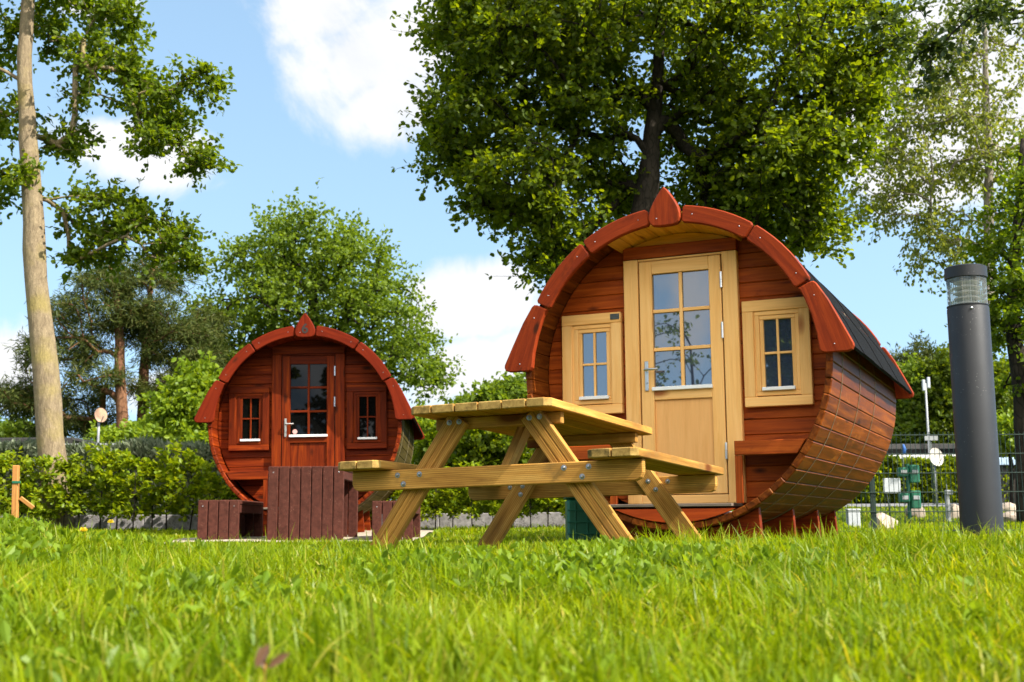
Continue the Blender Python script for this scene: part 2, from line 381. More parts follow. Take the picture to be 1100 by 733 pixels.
# ------------------------------------------------------------------ ground sheet
def spaced(lo, hi, fine_lo, fine_hi, step, grow):
    a = list(np.arange(fine_lo, fine_hi + 1e-6, step)); s = step
    while a[-1] < hi: s *= grow; a.append(a[-1] + s)
    s = step
    while a[0] > lo: s *= grow; a.insert(0, a[0] - s)
    return np.array(a)
xs = spaced(-1500, 1500, -8, 9, .2, 1.25); ys = spaced(-400, 2500, -1, 20, .2, 1.22)
X, Y = np.meshgrid(xs, ys, indexing='ij'); Zg = gz(X, Y)
V = np.stack([X, Y, Zg], -1).reshape(-1, 3); ny = len(ys)
I, J = np.meshgrid(np.arange(len(xs) - 1), np.arange(ny - 1), indexing='ij'); b0 = (I * ny + J).ravel()
gr = fast_mesh('ground', V, np.stack([b0, b0 + ny, b0 + ny + 1, b0 + 1], 1), M_LAWN, smooth=True); tag(gr, kind='structure')

def sheet(name, x0, x1, y0, y1, mat, dz=.006, step=.2, wob=.0):
    xs = np.linspace(x0, x1, max(2, int((x1 - x0) / step) + 1)); ys = np.linspace(y0, y1, max(2, int((y1 - y0) / step) + 1))
    X, Y = np.meshgrid(xs, ys, indexing='ij')
    Y = Y + wob * np.sin(X * 1.9) * np.where((Y - y0) < (y1 - y0) / 2, -1, 1) * .6
    V = np.stack([X, Y, gz(X, Y) + dz], -1).reshape(-1, 3); ny = len(ys)
    I, J = np.meshgrid(np.arange(len(xs) - 1), np.arange(ny - 1), indexing='ij'); b0 = (I * ny + J).ravel()
    return tag(fast_mesh(name, V, np.stack([b0, b0 + ny, b0 + ny + 1, b0 + 1], 1), mat, smooth=True), kind='structure')
sheet('sandy_path', -9, -3.1, 10.5, 11.15, M_SAND, .012, .2, .08)
sheet('gravel_pad', -3.3, -.95, 11.2, 16.0, M_SAND, .012, .2)
sheet('road', 2, 60, 26, 29.5, M_ROAD, .02, .8)

# ------------------------------------------------------------------ barrel cabins
ZB, RI, RO = .93, 1.02, 1.065                 # barrel axis height over the door sill, inner and outer radius
KZ = 1.04                                     # the barrel is a little deeper below its axis
def arcpt(r, deg): a = R(deg); c = math.cos(a); return (r * math.sin(a), ZB + r * c * (KZ if c < 0 else 1))   # deg from the top, clockwise

def wall_boards(mb, y0, y1, r, h=.104, z0=None):
    z = ZB - r + .02
    while z < ZB + r - .02:
        za, zb = z, min(z + h, ZB + r - .005)
        wa = math.sqrt(max(0, r * r - (za - ZB) ** 2)); wb = math.sqrt(max(0, r * r - (zb - ZB) ** 2))
        wm = math.sqrt(max(0, r * r - ((za + zb) / 2 - ZB) ** 2))
        if min(wa, wb) > .1:
            mb.prism([(-wa, za + .001), (wa, za + .001), (wm, (za + zb) / 2), (wb, zb - .001), (-wb, zb - .001), (-wm, (za + zb) / 2)], y0, y1, .006)
        z += h

def fascia_polys():
    out = []
    for sgn in (-1, 1):
        for a0, a1 in ((6.8, 34.1), (34.9, 63.1)):
            o = [arcpt(1.072, a0 + (a1 - a0) * t / 7) for t in range(8)]
            i = [arcpt(.955, a1 - (a1 - a0) * t / 7) for t in range(8)]
            # round the four corners a little
            o[0] = arcpt(1.058, a0); o.insert(1, arcpt(1.072, a0 + .8)); o[-1] = arcpt(1.072, a1 - .8); o.append(arcpt(1.058, a1))
            i[0] = arcpt(.968, a1); i.insert(1, arcpt(.955, a1 - .8)); i[-1] = arcpt(.955, a0 + .8); i.append(arcpt(.968, a0))
            out.append((sgn, [(sgn * x, z) for x, z in o + i], (math.cos(R((a0 + a1) / 2)) * sgn, -math.sin(R((a0 + a1) / 2)))))
        p = [arcpt(1.055, 63.9), (.972, 1.398), (.990, 1.385), (1.06, 1.275), (1.14, 1.115), (1.203, .985), (1.206, .965), (1.195, .943), (1.17, .932),
             (1.03, .930), (1.005, .936), (.99, .955), (.978, 1.06), (.95, 1.18), (.91, 1.29), (.885, 1.345), arcpt(.97, 63.9)]
        out.append((sgn, [(sgn * x, z) for x, z in p], (.35 * sgn, -1)))
    return out

def frame_rect(mb, x0, x1, z0, z1, w, y0, y1, bw=None, bev=.004):
    """four boards round an opening; w = side width, bw = (bottom, top)"""
    wb, wt = bw or (w, w)
    mb.box(((x0 + x1) / 2, (y0 + y1) / 2, z1 - wt / 2), ((x1 - x0) / 2, (y1 - y0) / 2, wt / 2), bev=bev, along=0)
    mb.box(((x0 + x1) / 2, (y0 + y1) / 2, z0 + wb / 2), ((x1 - x0) / 2, (y1 - y0) / 2, wb / 2), bev=bev, along=0)
    for x in (x0 + w / 2, x1 - w / 2):
        mb.box((x, (y0 + y1) / 2 + .001, (z0 + wb + z1 - wt) / 2), (w / 2, (y1 - y0) / 2, (z1 - wt - z0 - wb) / 2 - .0005), bev=bev, along=2)

def cabin(name, label, loc, yaw, tilt, M, small=False):
    root = thing(name, label, 'cabin', loc, (0, -tilt, -yaw))
    n = 66
    sh = MB(); ce = MB(); sm = MB()
    for k in range(n):
        a = (k + .5) * 360 / n - 180; w = 360 / n / 2 * .985
        tgt = ce if (abs(a) < 27) else (sm if small and a > 60 else sh)
        j = rnd.uniform(-.008, .008)
        if abs(a) > 63: y0, y1 = -.25 + j, 2.88 + j
        else: y0, y1 = -.25, 2.9
        ex = Vector((math.cos(R(a)), 0, -math.sin(R(a)))); er = Vector((math.sin(R(a)), 0, math.cos(R(a)))); rm = (RI + RO) / 2
        hw = math.tan(R(w)) * RO * (1.0 if abs(a) < 90 else 1 + .04 * math.sin(R(abs(a) - 0)))
        ro = RO if abs(a) > 63 else 1.044; rm = (RI + ro) / 2
        c = Vector((rm * er.x, (y0 + y1) / 2, ZB + rm * er.z * (KZ if er.z < 0 else 1)))
        # three shorter lengths of board butt-jointed along the barrel, like the blocks seen between the bands
        if tgt is sm:        # stained front ends, mossy lengths behind them
            sh.box(c + Vector((0, y0 + .035 - (y0 + y1) / 2, 0)), (hw, .035, (ro - RI) / 2), (ex, (0, 1, 0), er), .006, 1)
            c.y += .036; y0 += .072
        tgt.box(c, (hw, (y1 - y0) / 2, (ro - RI) / 2), (ex, (0, 1, 0), er), .007, 1)
    for k in range(9):
        a = -27 + 54 * (k + .5) / 9; ex = Vector((math.cos(R(a)), 0, -math.sin(R(a)))); er = Vector((math.sin(R(a)), 0, math.cos(R(a))))
        ce.box(Vector((0, -.098, ZB)) + er * .9885, (.0495, .152, .0310), (ex, (0, 1, 0), er), .004, 1)
    sh.build('barrel_shell', M['stave'], root)
    if small: sm.build('barrel_side', W_MOSS, root)['label'] = 'weathered mossy side staves'
    ce.build('ceiling', M['ceil'], root)
    for y in M['hoops']:
        pts = []
        for t in range(49):
            a = 66 + (294 - 66) * t / 48; x, z = arcpt(RO + .003, a); pts.append((x, y, z))
        MB().tube(pts, .0027, 6).build('hoop', M_WIRE, root, True)
    # walls
    w = MB(); wall_boards(w, .055, .085, RI - .003); fwall = w.build('front_wall', M['wall'], root)
    w = MB(); wall_boards(w, 2.78, 2.81, RI - .003); w.build('rear_wall', M['wall'], root)
    # roof skin: arc plus flared eaves
    prof = []
    for a in range(-64, 65, 4): prof.append((a, arcpt(1.060, a)))
    P = [(-1.193, .975), (-1.083, 1.20)] + [p for _, p in prof] + [(1.083, 1.20), (1.193, .975)]
    Q = [(-1.178, .965), (-1.066, 1.19)] + [arcpt(1.046, a) for a, _ in prof] + [(1.066, 1.19), (1.178, .965)]
    r_ = MB(); segs = 7
    for s_ in range(segs):       # overlapping courses of roofing felt
        y0 = -.25 + s_ * (3.2 / segs); y1 = y0 + 3.2 / segs - .002
        lift = .004 * (s_ % 2)
        vs = []; k = len(P)
        for (poly, y) in ((P, y0), (P, y1), (Q, y1), (Q, y0)):
            for x, z in poly:
                d = math.hypot(x, z - ZB); f = (d + (lift if poly is P else 0)) / d
                vs.append((x * f, y, ZB + (z - ZB) * f))
        fs = []
        for q in range(4):
            for i in range(k - 1): fs.append([q * k + i, q * k + i + 1, ((q + 1) % 4) * k + i + 1, ((q + 1) % 4) * k + i])
        fs.append([0, k, 2 * k, 3 * k]); fs.append([k - 1, 2 * k - 1, 3 * k - 1, 4 * k - 1])
        r_.add(vs, fs)
    r_.build('roof', M_ROOF, root)
    # fascia, front and back
    scr = [(0, .012), (1, .012)]
    for fy0, fy1, front in ((-.30, -.255, True), (2.955, 3.0, False)):
        for sgn, poly, gd in fascia_polys():
            fb = MB().prism(poly, fy0, fy1, .007, gd).build('fascia_board', M['fascia'], root)
            if front:
                cx = sum(p[0] for p in poly) / len(poly); cz = sum(p[1] for p in poly) / len(poly)
                g = Vector(gd).normalized()
                for q in (-.17, .17):
                    sx, sz = cx + g.x * q, cz + g.y * q
                    # keep the screw on the curved board
                    d = math.hypot(sx, sz - ZB)
                    if abs(sx) < .97 and abs(gd[1]) < .9: sx, sz = sx / d * 1.012, ZB + (sz - ZB) / d * 1.012
                    MB().lathe([(.0, -.002), (.0040, -.0015), (.0044, .004)], 8, (sx, fy0, sz), ((1, 0, 0), (0, 0, 1), (0, 1, 0))).build('screw', M_ZINC, fb, True)
    half = [(0, 2.135), (.022, 2.115), (.05, 2.075), (.078, 2.03), (.1, 1.985), (.112, 1.94), (.112, 1.91), (.102, 1.885), (.085, 1.868), (.05, 1.862), (0, 1.860)]
    tear = half + [(-x, z) for x, z in half[-2:0:-1]]
    fin = MB().prism(tear, -.318, -.265, .008, (0, 1)).build('finial', M['fascia'], root)
    MB().prism(tear, 2.97, 3.015, .008, (0, 1)).build('finial', M['fascia'], root)
    MB().lathe([(.0, -.002), (.0040, -.0015), (.0044, .004)], 8, (-.055, -.318, 1.915), ((1, 0, 0), (0, 0, 1), (0, 1, 0))).build('screw', M_ZINC, fin, True)
    if small:
        cu = bpy.data.curves.new('numeral', 'FONT'); cu.body = '6'; cu.size = .15; cu.extrude = .002; cu.align_x = 'CENTER'; cu.align_y = 'CENTER'; cu.offset = .004
        t = bpy.data.objects.new('numeral', cu); col.objects.link(t)
        bpy.context.view_layer.update()
        me = bpy.data.meshes.new_from_object(t.evaluated_get(bpy.context.evaluated_depsgraph_get()))
        bpy.data.objects.remove(t); me.materials.clear(); me.materials.append(M_NUM)
        t = bpy.data.objects.new('house_number', me); col.objects.link(t); t.parent = fin
        t.location = (0, -.3195, 1.955); t.rotation_euler = (R(90), 0, 0)
    # lintel board and the bare board over it
    ga = [arcpt(.955, -22.4 + 44.8 * q / 12) for q in range(13)]
    MB().prism([(x, max(z, 1.8115)) for x, z in ga] + [(.36, 1.811), (-.36, 1.811)], .035, .054, .001, (1, 0)).build('gable_board', M['ceil'], root)
    MB().box((0, .03, 1.766), (.408, .03, .044), bev=.004).build('lintel', M['wall'], root)
    # door frame: jambs, head, sill
    d = MB()
    for sx in (-1, 1): d.box((sx * .3555, .029, .86), (.0525, .029, .858), bev=.004, along=2)
    d.box((0, .022, .031), (.3025, .02, .029), bev=.004); d.box((0, .03, 1.711), (.3025, .018, .007), bev=.002)
    d.build('door_frame', M['join'], root)
    MB().box((0, .045, .88), (.302, .006, .822), bev=.001).build('door_seal', M_BLACK, root)
    d = MB()
    x0, x1, z0, z1 = -.293, .293, .066, 1.698
    for xa, xb in ((x0, -.202), (.208, x1)): d.box(((xa + xb) / 2, .022, (z0 + z1) / 2), ((xb - xa) / 2, .016, (z1 - z0) / 2), bev=.003, along=2)
    for za, zb in ((1.605, z1), (.715, .798), (z0, .135)): d.box((.003, .0225, (za + zb) / 2), (.2045, .0155, (zb - za) / 2), bev=.003, along=0)
    door = d.build('door', M['join'], root)
    MB().box((.003, .032, .425), (.205, .008, .29), bev=.002, along=2).build('door_panel', M['panel'], door)
    mu = MB(); mu.box((.003, .024, 1.2015), (.012, .010, .4025), bev=.003, along=2)
    for zz in (1.068, 1.338):
        for sx in (-1, 1): mu.box((.003 + sx * .1085, .0245, zz), (.0955, .010, .012), bev=.003, along=0)
    mu.build('glazing_bars', M['join'], door)
    MB().box((.003, .036, 1.2), (.207, .003, .405), bev=.001).build('pane', M['pane'], door)
    MB().box((.003, -.002, .791), (.214, .016, .013), bev=.003).build('drip_rail', M_WHITE, door)
    h = MB(); h.box((-.252, .002, .885), (.0135, .006, .105), bev=.004)
    h.tube([(-.252, .0, .925), (-.252, -.045, .925), (-.235, -.05, .925), (-.155, -.05, .925)], .0085, 8)
    h.tube([(-.252, .0, .84), (-.252, -.012, .84)], .009, 10)
    h.build('handle', M_METAL, door, True, 35)
    for zz in (1.52, 1.17, .35):
        hh = MB(); hh.tube([(.298, -.006, zz - .055), (.298, -.006, zz - .001)], .0085, 8); hh.tube([(.298, -.006, zz + .001), (.298, -.006, zz + .055)], .0085, 8)
        hh.build('hinge', M_METAL, door, True, 35)
    if small: MB().lathe([(0, -.002), (.027, -.002), (.027, .002)], 20, (-.15, .032, .842), ((1, 0, 0), (0, 0, 1), (0, 1, 0))).build('sticker', M_STICK, door)
    # windows
    for sx in (-1, 1):
        wn = MB(); xa, xb = (.432, .883) if sx > 0 else (-.886, -.437); za, zb = .636, 1.356
        frame_rect(wn, xa, xb, za, zb, .075, .0, .056, (.065, .075))
        gxm = .664 if sx > 0 else -.645
        frame_rect(wn, gxm - .150, gxm + .150, .708, 1.281, .030, .012, .04, (.03, .03), .003)
        fr = [(xa + .075, gxm - .150), (gxm + .150, xb - .075)]
        for a, b in fr:
            if b - a > .004: wn.box(((a + b) / 2, .028, .991), ((b - a) / 2, .012, .289), bev=.001, along=2)
        win = wn.build('window', M['join'], root)
        s_ = MB(); frame_rect(s_, gxm - .1195, gxm + .1195, .739, 1.250, .027, .018, .042, (.022, .027), .003)
        s_.box((gxm, .030, .992), (.008, .008, .231), bev=.002, along=2)
        for q in (-1, 1): s_.box((gxm + q * .0505, .0305, .995), (.0415, .008, .008), bev=.002)
        s_.build('sash', M['join'], win)
        MB().box((gxm, .040, .993), (.094, .003, .233), bev=.001).build('pane', M['pane'], win)
        MB().box((gxm, .002, .752), (.110, .016, .012), bev=.003).build('drip_rail', M_WHITE, win)
        if sx < 0 and not small: MB().box((-.478, -.003, 1.323), (.034, .003, .020), bev=.001).build('name_plate', M_PLATE, win)
    # side benches in the porch, threshold, panel under it
    for sx in (-1, 1):
        q = MB(); zt, zb_ = .398, .306
        wt = math.sqrt(RI * RI - ((zt - ZB) / KZ) ** 2) - .012; wb = math.sqrt(RI * RI - ((zb_ - ZB) / KZ) ** 2) - .012
        poly = [(sx * .408, zb_), (sx * wb, zb_), (sx * wt, zt), (sx * .408, zt)]
        q.prism(poly, -.235, -.20, .004); q.prism([(sx * .408, zt - .03), (sx * (wt - .02), zt - .03), (sx * (wt - .006), zt - .002), (sx * .408, zt - .002)], -.199, .028, .003)
        be = q.build('porch_bench', M['wall'], root)
        MB().box((sx * .432, -.215, .150), (.024, .015, .154), bev=.003, along=2).build('bench_leg', M['wall'], be)
    t = MB(); t.box((-.06, -.11, -.012), (.45, .165, .010), bev=.003); t.build('threshold', W_GREYD, root)
    lo = []
    for q in range(13):
        a = 180 - 24 + 48 * q / 12; lo.append(arcpt(RI - .004, a))
    lo = [(x, z) for x, z in lo if z < -.026]
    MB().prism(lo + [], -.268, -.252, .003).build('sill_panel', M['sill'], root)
    # cradles under the barrel
    for y in (-.12, .95, 1.9, 2.7):
        top = [arcpt(RO + .002, 180 - 30 + 60 * q / 14) for q in range(15)]
        MB().prism([(-.56, -.42), (.56, -.42)] + [p for p in top], y - .03, y + .03, .004).build('cradle', W_DRED, root)
    return root

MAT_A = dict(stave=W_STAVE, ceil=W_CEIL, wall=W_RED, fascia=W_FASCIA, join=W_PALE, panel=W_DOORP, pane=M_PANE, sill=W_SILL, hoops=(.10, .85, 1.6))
MAT_B = dict(stave=W_DRED, ceil=W_DRED, wall=W_DRED, fascia=W_DFAS, join=W_DRED, panel=W_DRED, pane=M_DPANE, sill=W_DRED, hoops=(.10, 1.5, 2.7))
cabin('barrel_cabin', 'large red barrel cabin in front with pale pine door and pale window frames', (1.165, 8.2, .124 + EYE), R(24.5), 0, MAT_A)
cabin('barrel_cabin', 'farther dark red barrel cabin with dark red door and the number 6 on its gable', (-2.285, 13.48, .1955 + EYE), -.0385, .0136, MAT_B, True)

# ------------------------------------------------------------------ picnic table
yaw, tx, ty = R(23.45), .0182, -.0187
Vv = Vector((math.cos(yaw), -math.sin(yaw), tx)).normalized(); Uu = Vector((math.sin(yaw), math.cos(yaw), ty)).normalized(); Ww = Vv.cross(Uu).normalized(); Uu = Ww.cross(Vv)
pt = thing('picnic_table', 'treated pine picnic table with attached benches standing on the lawn', 'picnic table')
mm = Matrix.Identity(4)
for i in range(3): mm[i][0] = Vv[i]; mm[i][1] = Uu[i]; mm[i][2] = Ww[i]
org = Vector((-.1578, 5.533, -.0645 + EYE)); OFF = .10
base = org - Ww * OFF
for i in range(3): mm[i][3] = base[i]
pt.matrix_world = mm
T, HS, WS, LT, WT, ST, U1, U2, SB = .624 + OFF, .379 + OFF, .2435, 1.615, .727, 1.532, .1336, 1.50, 1.494
TH = .040
def planks(n, x0, x1, zt, name, chamf):
    pw = (x1 - x0) / n
    for k in range(n):
        xa, xb = x0 + k * pw + .003, x0 + (k + 1) * pw - .003
        ca = .03 if (k == 0 and chamf[0]) else .003; cb = .03 if (k == n - 1 and chamf[1]) else .003
        j0, j1 = rnd.uniform(-.004, .004), rnd.uniform(-.004, .004)
        poly = [(xa + ca, j0), (xb - cb, j0), (xb, j0 + cb), (xb, LT - cb + j1), (xb - cb, LT + j1), (xa + ca, LT + j1), (xa, LT - ca + j1), (xa, j0 + ca)]
        o = MB().prism(poly, zt - TH, zt, .004, (0, 1), ex=(1, 0, 0), ez=(0, 1, 0), en=(0, 0, 1))
        o = o.build(name, W_PIC, pt); o.data.materials.append(W_END)
        for p_ in o.data.polygons:
            if abs(p_.normal.y) > .6: p_.material_index = 1
planks(6, -WT / 2, WT / 2, T, 'table_plank', (1, 1))
planks(2, -ST / 2, -ST / 2 + WS, HS, 'bench_plank', (1, 1)); planks(2, ST / 2 - WS, ST / 2, HS, 'bench_plank', (1, 1))
BT = HS - TH                       # top of the cross beams
def beam(y0, y1):
    h = .098; p = []
    for sx in (-1, 1):
        x = sx * SB / 2
        q = [(x, BT - .002), (x, BT - h + .035), (x - sx * .010, BT - h + .012), (x - sx * .035, BT - h)]
        p += q if sx > 0 else q[::-1]
    MB().prism(p, y0, y1, .004).build('cross_beam', W_PIC, pt)
beam(U1, U1 + .042); beam(U2, U2 - .042) if False else beam(U2 - .042, U2)
def leg(sx, y0, y1, ribs):
    top = Vector((sx * .185, 0, T - TH - .004)); bot = Vector((sx * .684, 0, -.03))
    ym = (y0 + y1) / 2; d = (bot - top).normalized(); p = Vector((0, 1, 0)).cross(d)
    mb = MB(); hw = .0535
    if ribs:
        for k in (-1, 0, 1):
            o = p * (k * hw * 2 / 3)
            mb.bar(top + o + Vector((0, ym, 0)), bot + o + Vector((0, ym, 0)), hw * 2 / 3 - .0015, y1 - y0, (0, 1, 0), .004)
    else: mb.bar(top + Vector((0, ym, 0)), bot + Vector((0, ym, 0)), hw * 2, y1 - y0, (0, 1, 0), .004)
    mb.build('leg', W_PIC, pt)
for sx in (-1, 1):
    leg(sx, U1 + .043, U1 + .088, True); leg(sx, U2 - .088, U2 - .043, False)
for y0 in (U1 + .089, U2 - .089 - .042):
    MB().box((0, y0 + .021, T - TH - .030), (WT / 2 - .035, .021, .028), bev=.004).build('top_cleat', W_PIC, pt)
for ya, yb in ((U1 + .16, .58),):
    MB().bar((0, ya, BT - .05), (0, yb, T - TH - .02), .07, .045, (1, 0, 0)).build('brace', W_PIC, pt)
BOLT = None
def bolt(x, y, z, s=1):
    global BOLT
    if BOLT is None:
        b = MB(); ax = ((1, 0, 0), (0, 0, 1), (0, -1, 0))
        b.lathe([(.0135, 0), (.0135, .0025), (.009, .003)], 14, (0, 0, 0), ax); b.lathe([(.0085, .002), (.0085, .006), (.006, .0105), (.0, .012)], 10, (0, 0, 0), ax)
        BOLT = b.build('bolt', M_ZINC, pt, True, 40); o = BOLT
    else: o = BOLT.copy(); col.objects.link(o); o.parent = pt
    o.location = (x, y, z)
for sx in (-1, 1):
    lx = lambda z: sx * (.185 + (.684 - .185) * (T - TH - z) / (T - TH + .03))
    bolt(lx(BT - .03) - sx * .05 + sx * .045, U1, BT - .028); bolt(lx(BT - .03) + sx * .115, U1, BT - .028); bolt(lx(BT - .07) + sx * .055, U1, BT - .072)
    bolt(lx(T - .075) - .022, U1 + .043, T - .068); bolt(lx(T - .075) + .03, U1 + .043, T - .066)
    bolt(lx(BT - .03), U2 - .088, BT - .028); bolt(lx(BT - .07) + .015, U2 - .088, BT - .075); bolt(lx(BT) + sx * .12, U2 - .042, BT - .03)

# ------------------------------------------------------------------ brown plastic table and benches by the small cabin
def slat_set(name, label, cat, x0, y0, width, n, height, length, group=None, arch=False):
    zg = g1(x0 + width / 2, y0 + length / 2) + .0
    root = thing(name, label, cat, (x0 + width / 2, y0 + length / 2, zg), group=group)
    hx, hy = width / 2, length / 2; pw = width / n
    for yy in (-hy, hy - .045):
        p = MB()
        for k in range(n): p.box((-hx + (k + .5) * pw, yy + .0225, height / 2 - .03), (pw / 2 - .004, .0225, height / 2 + .028), bev=.006, along=2)
        ep = p.build('end_panel', M_PLAST, root)
        for k in (0, n - 1): MB().lathe([(0, -.003), (.006, -.002), (.0065, .003)], 8, (-hx + (k + .5) * pw, yy, height - .06), ((1, 0, 0), (0, 0, 1), (0, 1, 0))).build('screw', M_ZINC, ep, True)
    p = MB()
    for k in range(n): p.box((-hx + (k + .5) * pw, 0, height - .0225), (pw / 2 - .004, hy - .047, .0205), bev=.006, along=1)
    p.build('top' if cat == 'table' else 'seat', M_PLAST, root)
    for sx in (-1, 1): MB().box((sx * (hx - .03), 0, height - .085), (.02, hy - .048, .04), bev=.005, along=1).build('side_rail', M_PLAST, root)
    MB().box((0, 0, height / 2 - .05), (.02, hy - .05, height / 2 - .09), bev=.004, along=1).build('centre_board', M_PLAST, root)
    return root
slat_set('outdoor_table', 'brown recycled plastic table standing in front of the farther cabin door', 'table', -2.355, 11.6, .735, 7, .70, 1.1)
slat_set('outdoor_bench', 'brown plastic bench left of the brown table by the farther cabin', 'bench', -3.02, 11.6, .40, 4, .385, 1.15, 'brown plastic benches')
slat_set('outdoor_bench', 'brown plastic bench half hidden behind the left picnic table leg', 'bench', -1.365, 11.7, .40, 4, .385, 1.0, 'brown plastic benches')

# ------------------------------------------------------------------ bollard lamp
bx, by = 2.005, 5.2; bz = g1(bx, by)
bl = thing('bollard_lamp', 'dark grey cylindrical bollard lamp with clear glass ring in the lawn', 'bollard lamp', (bx, by, bz))
H = 1.105 + EYE - bz; r = .0875
MB().lathe([(r, -.15), (r, H - .185), (r - .002, H - .181), (r - .002, H - .178), (r + .0005, H - .176), (r + .0005, H - .172), (r - .012, H - .170)], 64).build('post', M_BOLL, bl, True, 40)
MB().lathe([(0, H + .004), (r - .01, H + .003), (r + .001, H - .002), (r + .002, H - .05), (r - .006, H - .053), (r - .02, H - .05)], 64).build('cap', M_BOLL, bl, True, 40)
lv = MB()
lv.lathe([(.018, H - .175), (.018, H - .045)], 20)
for k in range(5):
    z = H - .163 + k * .024; lv.lathe([(.02, z + .008), (.052, z - .004), (.056, z - .001), (.053, z + .003), (.02, z + .014)], 28)
lv.build('louvre', plain('white_louvre', (.75, .70, .6), .4), bl, True, 50)
Mg, nt, out = newmat('ribbed_clear_glass')
tr = N(nt, 'ShaderNodeBsdfTransparent'); tr.inputs[0].default_value = (.9, .92, .9, 1); gl = N(nt, 'ShaderNodeBsdfGlossy', Roughness=.08); fr = N(nt, 'ShaderNodeFresnel', IOR=1.6)
df = N(nt, 'ShaderNodeBsdfDiffuse'); df.inputs[0].default_value = (.55, .57, .52, 1)
m0 = N(nt, 'ShaderNodeMixShader'); m0.inputs[0].default_value = .12; L(nt, tr.outputs[0], m0.inputs[1]); L(nt, df.outputs[0], m0.inputs[2])
ms = N(nt, 'ShaderNodeMixShader'); L(nt, fr.outputs[0], ms.inputs[0]); L(nt, m0.outputs[0], ms.inputs[1]); L(nt, gl.outputs[0], ms.inputs[2]); L(nt, ms.outputs[0], out.inputs[0])
gv = []; gf = []; k = 96
for z in (H - .172, H - .05):
    for j in range(k):
        rr = r - .006 + (.002 if j % 2 else 0); gv.append((rr * math.cos(2 * math.pi * j / k), rr * math.sin(2 * math.pi * j / k), z))
for j in range(k): gf.append([j, (j + 1) % k, k + (j + 1) % k, k + j])
gm = MB(); gm.add(gv, gf); gm.build('glass_ring', Mg, bl)
MB().lathe([(0, -.002), (.006, -.0015), (.0065, .003)], 10, (-.017, -r + .001, H - .195), ((1, 0, 0), (0, 0, 1), (0, 1, 0))).build('screw', M_ZINC, bl, True)

# ------------------------------------------------------------------ small surroundings
def px_box(px0, py0, px1, py1, Z):
    a = at(px0, py1, Z); b = at(px1, py0, Z); return a, b
# green bin left of the large cabin
a = at(627, 560, 9.3); zb = g1(a[0], 9.3)
gb = thing('waste_bin', 'dark green ribbed plastic bin beside the large barrel cabin', 'bin', (a[0], 9.3, zb))
q = MB(); q.box((0, .2, .175), (.125, .18, .185), bev=.02); q.build('bin_body', M_GBIN, gb)
q = MB(); q.box((0, .2, .37), (.135, .19, .012), bev=.006); q.build('bin_lid', M_GBIN, gb)
q = MB()
for z in (.09, .18, .27): q.box((0, .016, z), (.124, .006, .005), bev=.002)
for x in (-.06, .03): q.box((x, .017, .17), (.004, .006, .16), bev=.002)
q.build('bin_ribs', M_GBIN, gb)

# low concrete edging wall behind the hedge
wl = MB(); x = -12.0
while x < 2.3:
    zz = g1(x + .5, 16.5); wl.box((x + .5, 16.5, zz + .07), (.497, .06, .13), bev=.008); x += 1.0
wl = wl.build('edging_wall', M_CONC); tag(wl, 'low pale concrete edging wall behind the young beech hedge', 'wall')

# mesh fence to the right
def fence(x0, x1, y, ztop, name, label):
    root = thing(name, label, 'fence', ((x0 + x1) / 2, y, g1((x0 + x1) / 2, y)))
    cx, cz = (x0 + x1) / 2, g1((x0 + x1) / 2, y); q = MB(); n = int((x1 - x0) / .05)
    for k in range(n + 1):
        x = x0 + k * .05 - cx; q.tube([(x, 0, -.05), (x, 0, ztop - cz)], .0032, 4, False)
    h = .04
    while h < ztop - cz:
        for dy in (-.007, .007): q.box((0, dy, h), ((x1 - x0) / 2, .0035, .0045), bev=.001)
        h += .2
    q.build('wire_mesh', M_DGREEN, root)
    for k in range(int((x1 - x0) / 2.5) + 1):
        MB().box((x0 + k * 2.5 - cx + .38, .035, (ztop - cz) / 2), (.022, .022, (ztop - cz) / 2 + .1), bev=.004).build('post', M_DGREEN, root)
    return root
fence(3.4, 15.9, 12.7, .93 + EYE, 'mesh_fence', 'dark green wire mesh fence behind the bollard lamp')

# boulders
def boulder(px, py, Z, w, h, label, seed):
    rr = random.Random(seed); c = at(px, py, Z); zb = g1(c[0], Z)
    bm = bmesh.new(); bmesh.ops.create_icosphere(bm, subdivisions=3, radius=1)
    fq = [(Vector((rr.uniform(-1, 1), rr.uniform(-1, 1), rr.uniform(-1, 1))).normalized(), rr.uniform(.55, .95)) for _ in range(12)]
    for v in bm.verts:
        d = v.co.normalized(); k = 1
        for nrm, o in fq:
            t = d.dot(nrm)
            if t > o * .8: k = min(k, o * .8 / t + .12)
        v.co = Vector((d.x * w * k, d.y * w * .8 * k, d.z * h * k))
    me = bpy.data.meshes.new('boulder'); bm.to_mesh(me); bm.free(); me.materials.append(M_ROCK)
    me.polygons.foreach_set('use_smooth', [True] * len(me.polygons)); me.set_sharp_from_angle(angle=R(28))
    o = bpy.data.objects.new('boulder', me); col.objects.link(o); o.location = (c[0], Z, zb + h * .35); o.rotation_euler = (0, 0, rr.uniform(0, 6))
    tag(o, label, 'boulder', 'boulders beside the campsite road'); return o
boulder(948, 558, 14.3, .24, .17, 'large pale boulder close behind the fence beside the cabin', 1)
boulder(981, 545, 19.5, .19, .16, 'pinkish boulder behind the green hookup post', 2)
boulder(1024, 547, 19.0, .17, .17, 'rounded boulder just left of the bollard lamp', 3)
boulder(1083, 540, 22.0, .2, .14, 'grey boulder right of the bollard, farther back of the two', 4)
boulder(1090, 553, 17.5, .24, .12, 'flat reddish boulder right of the bollard, nearer of the two', 5)

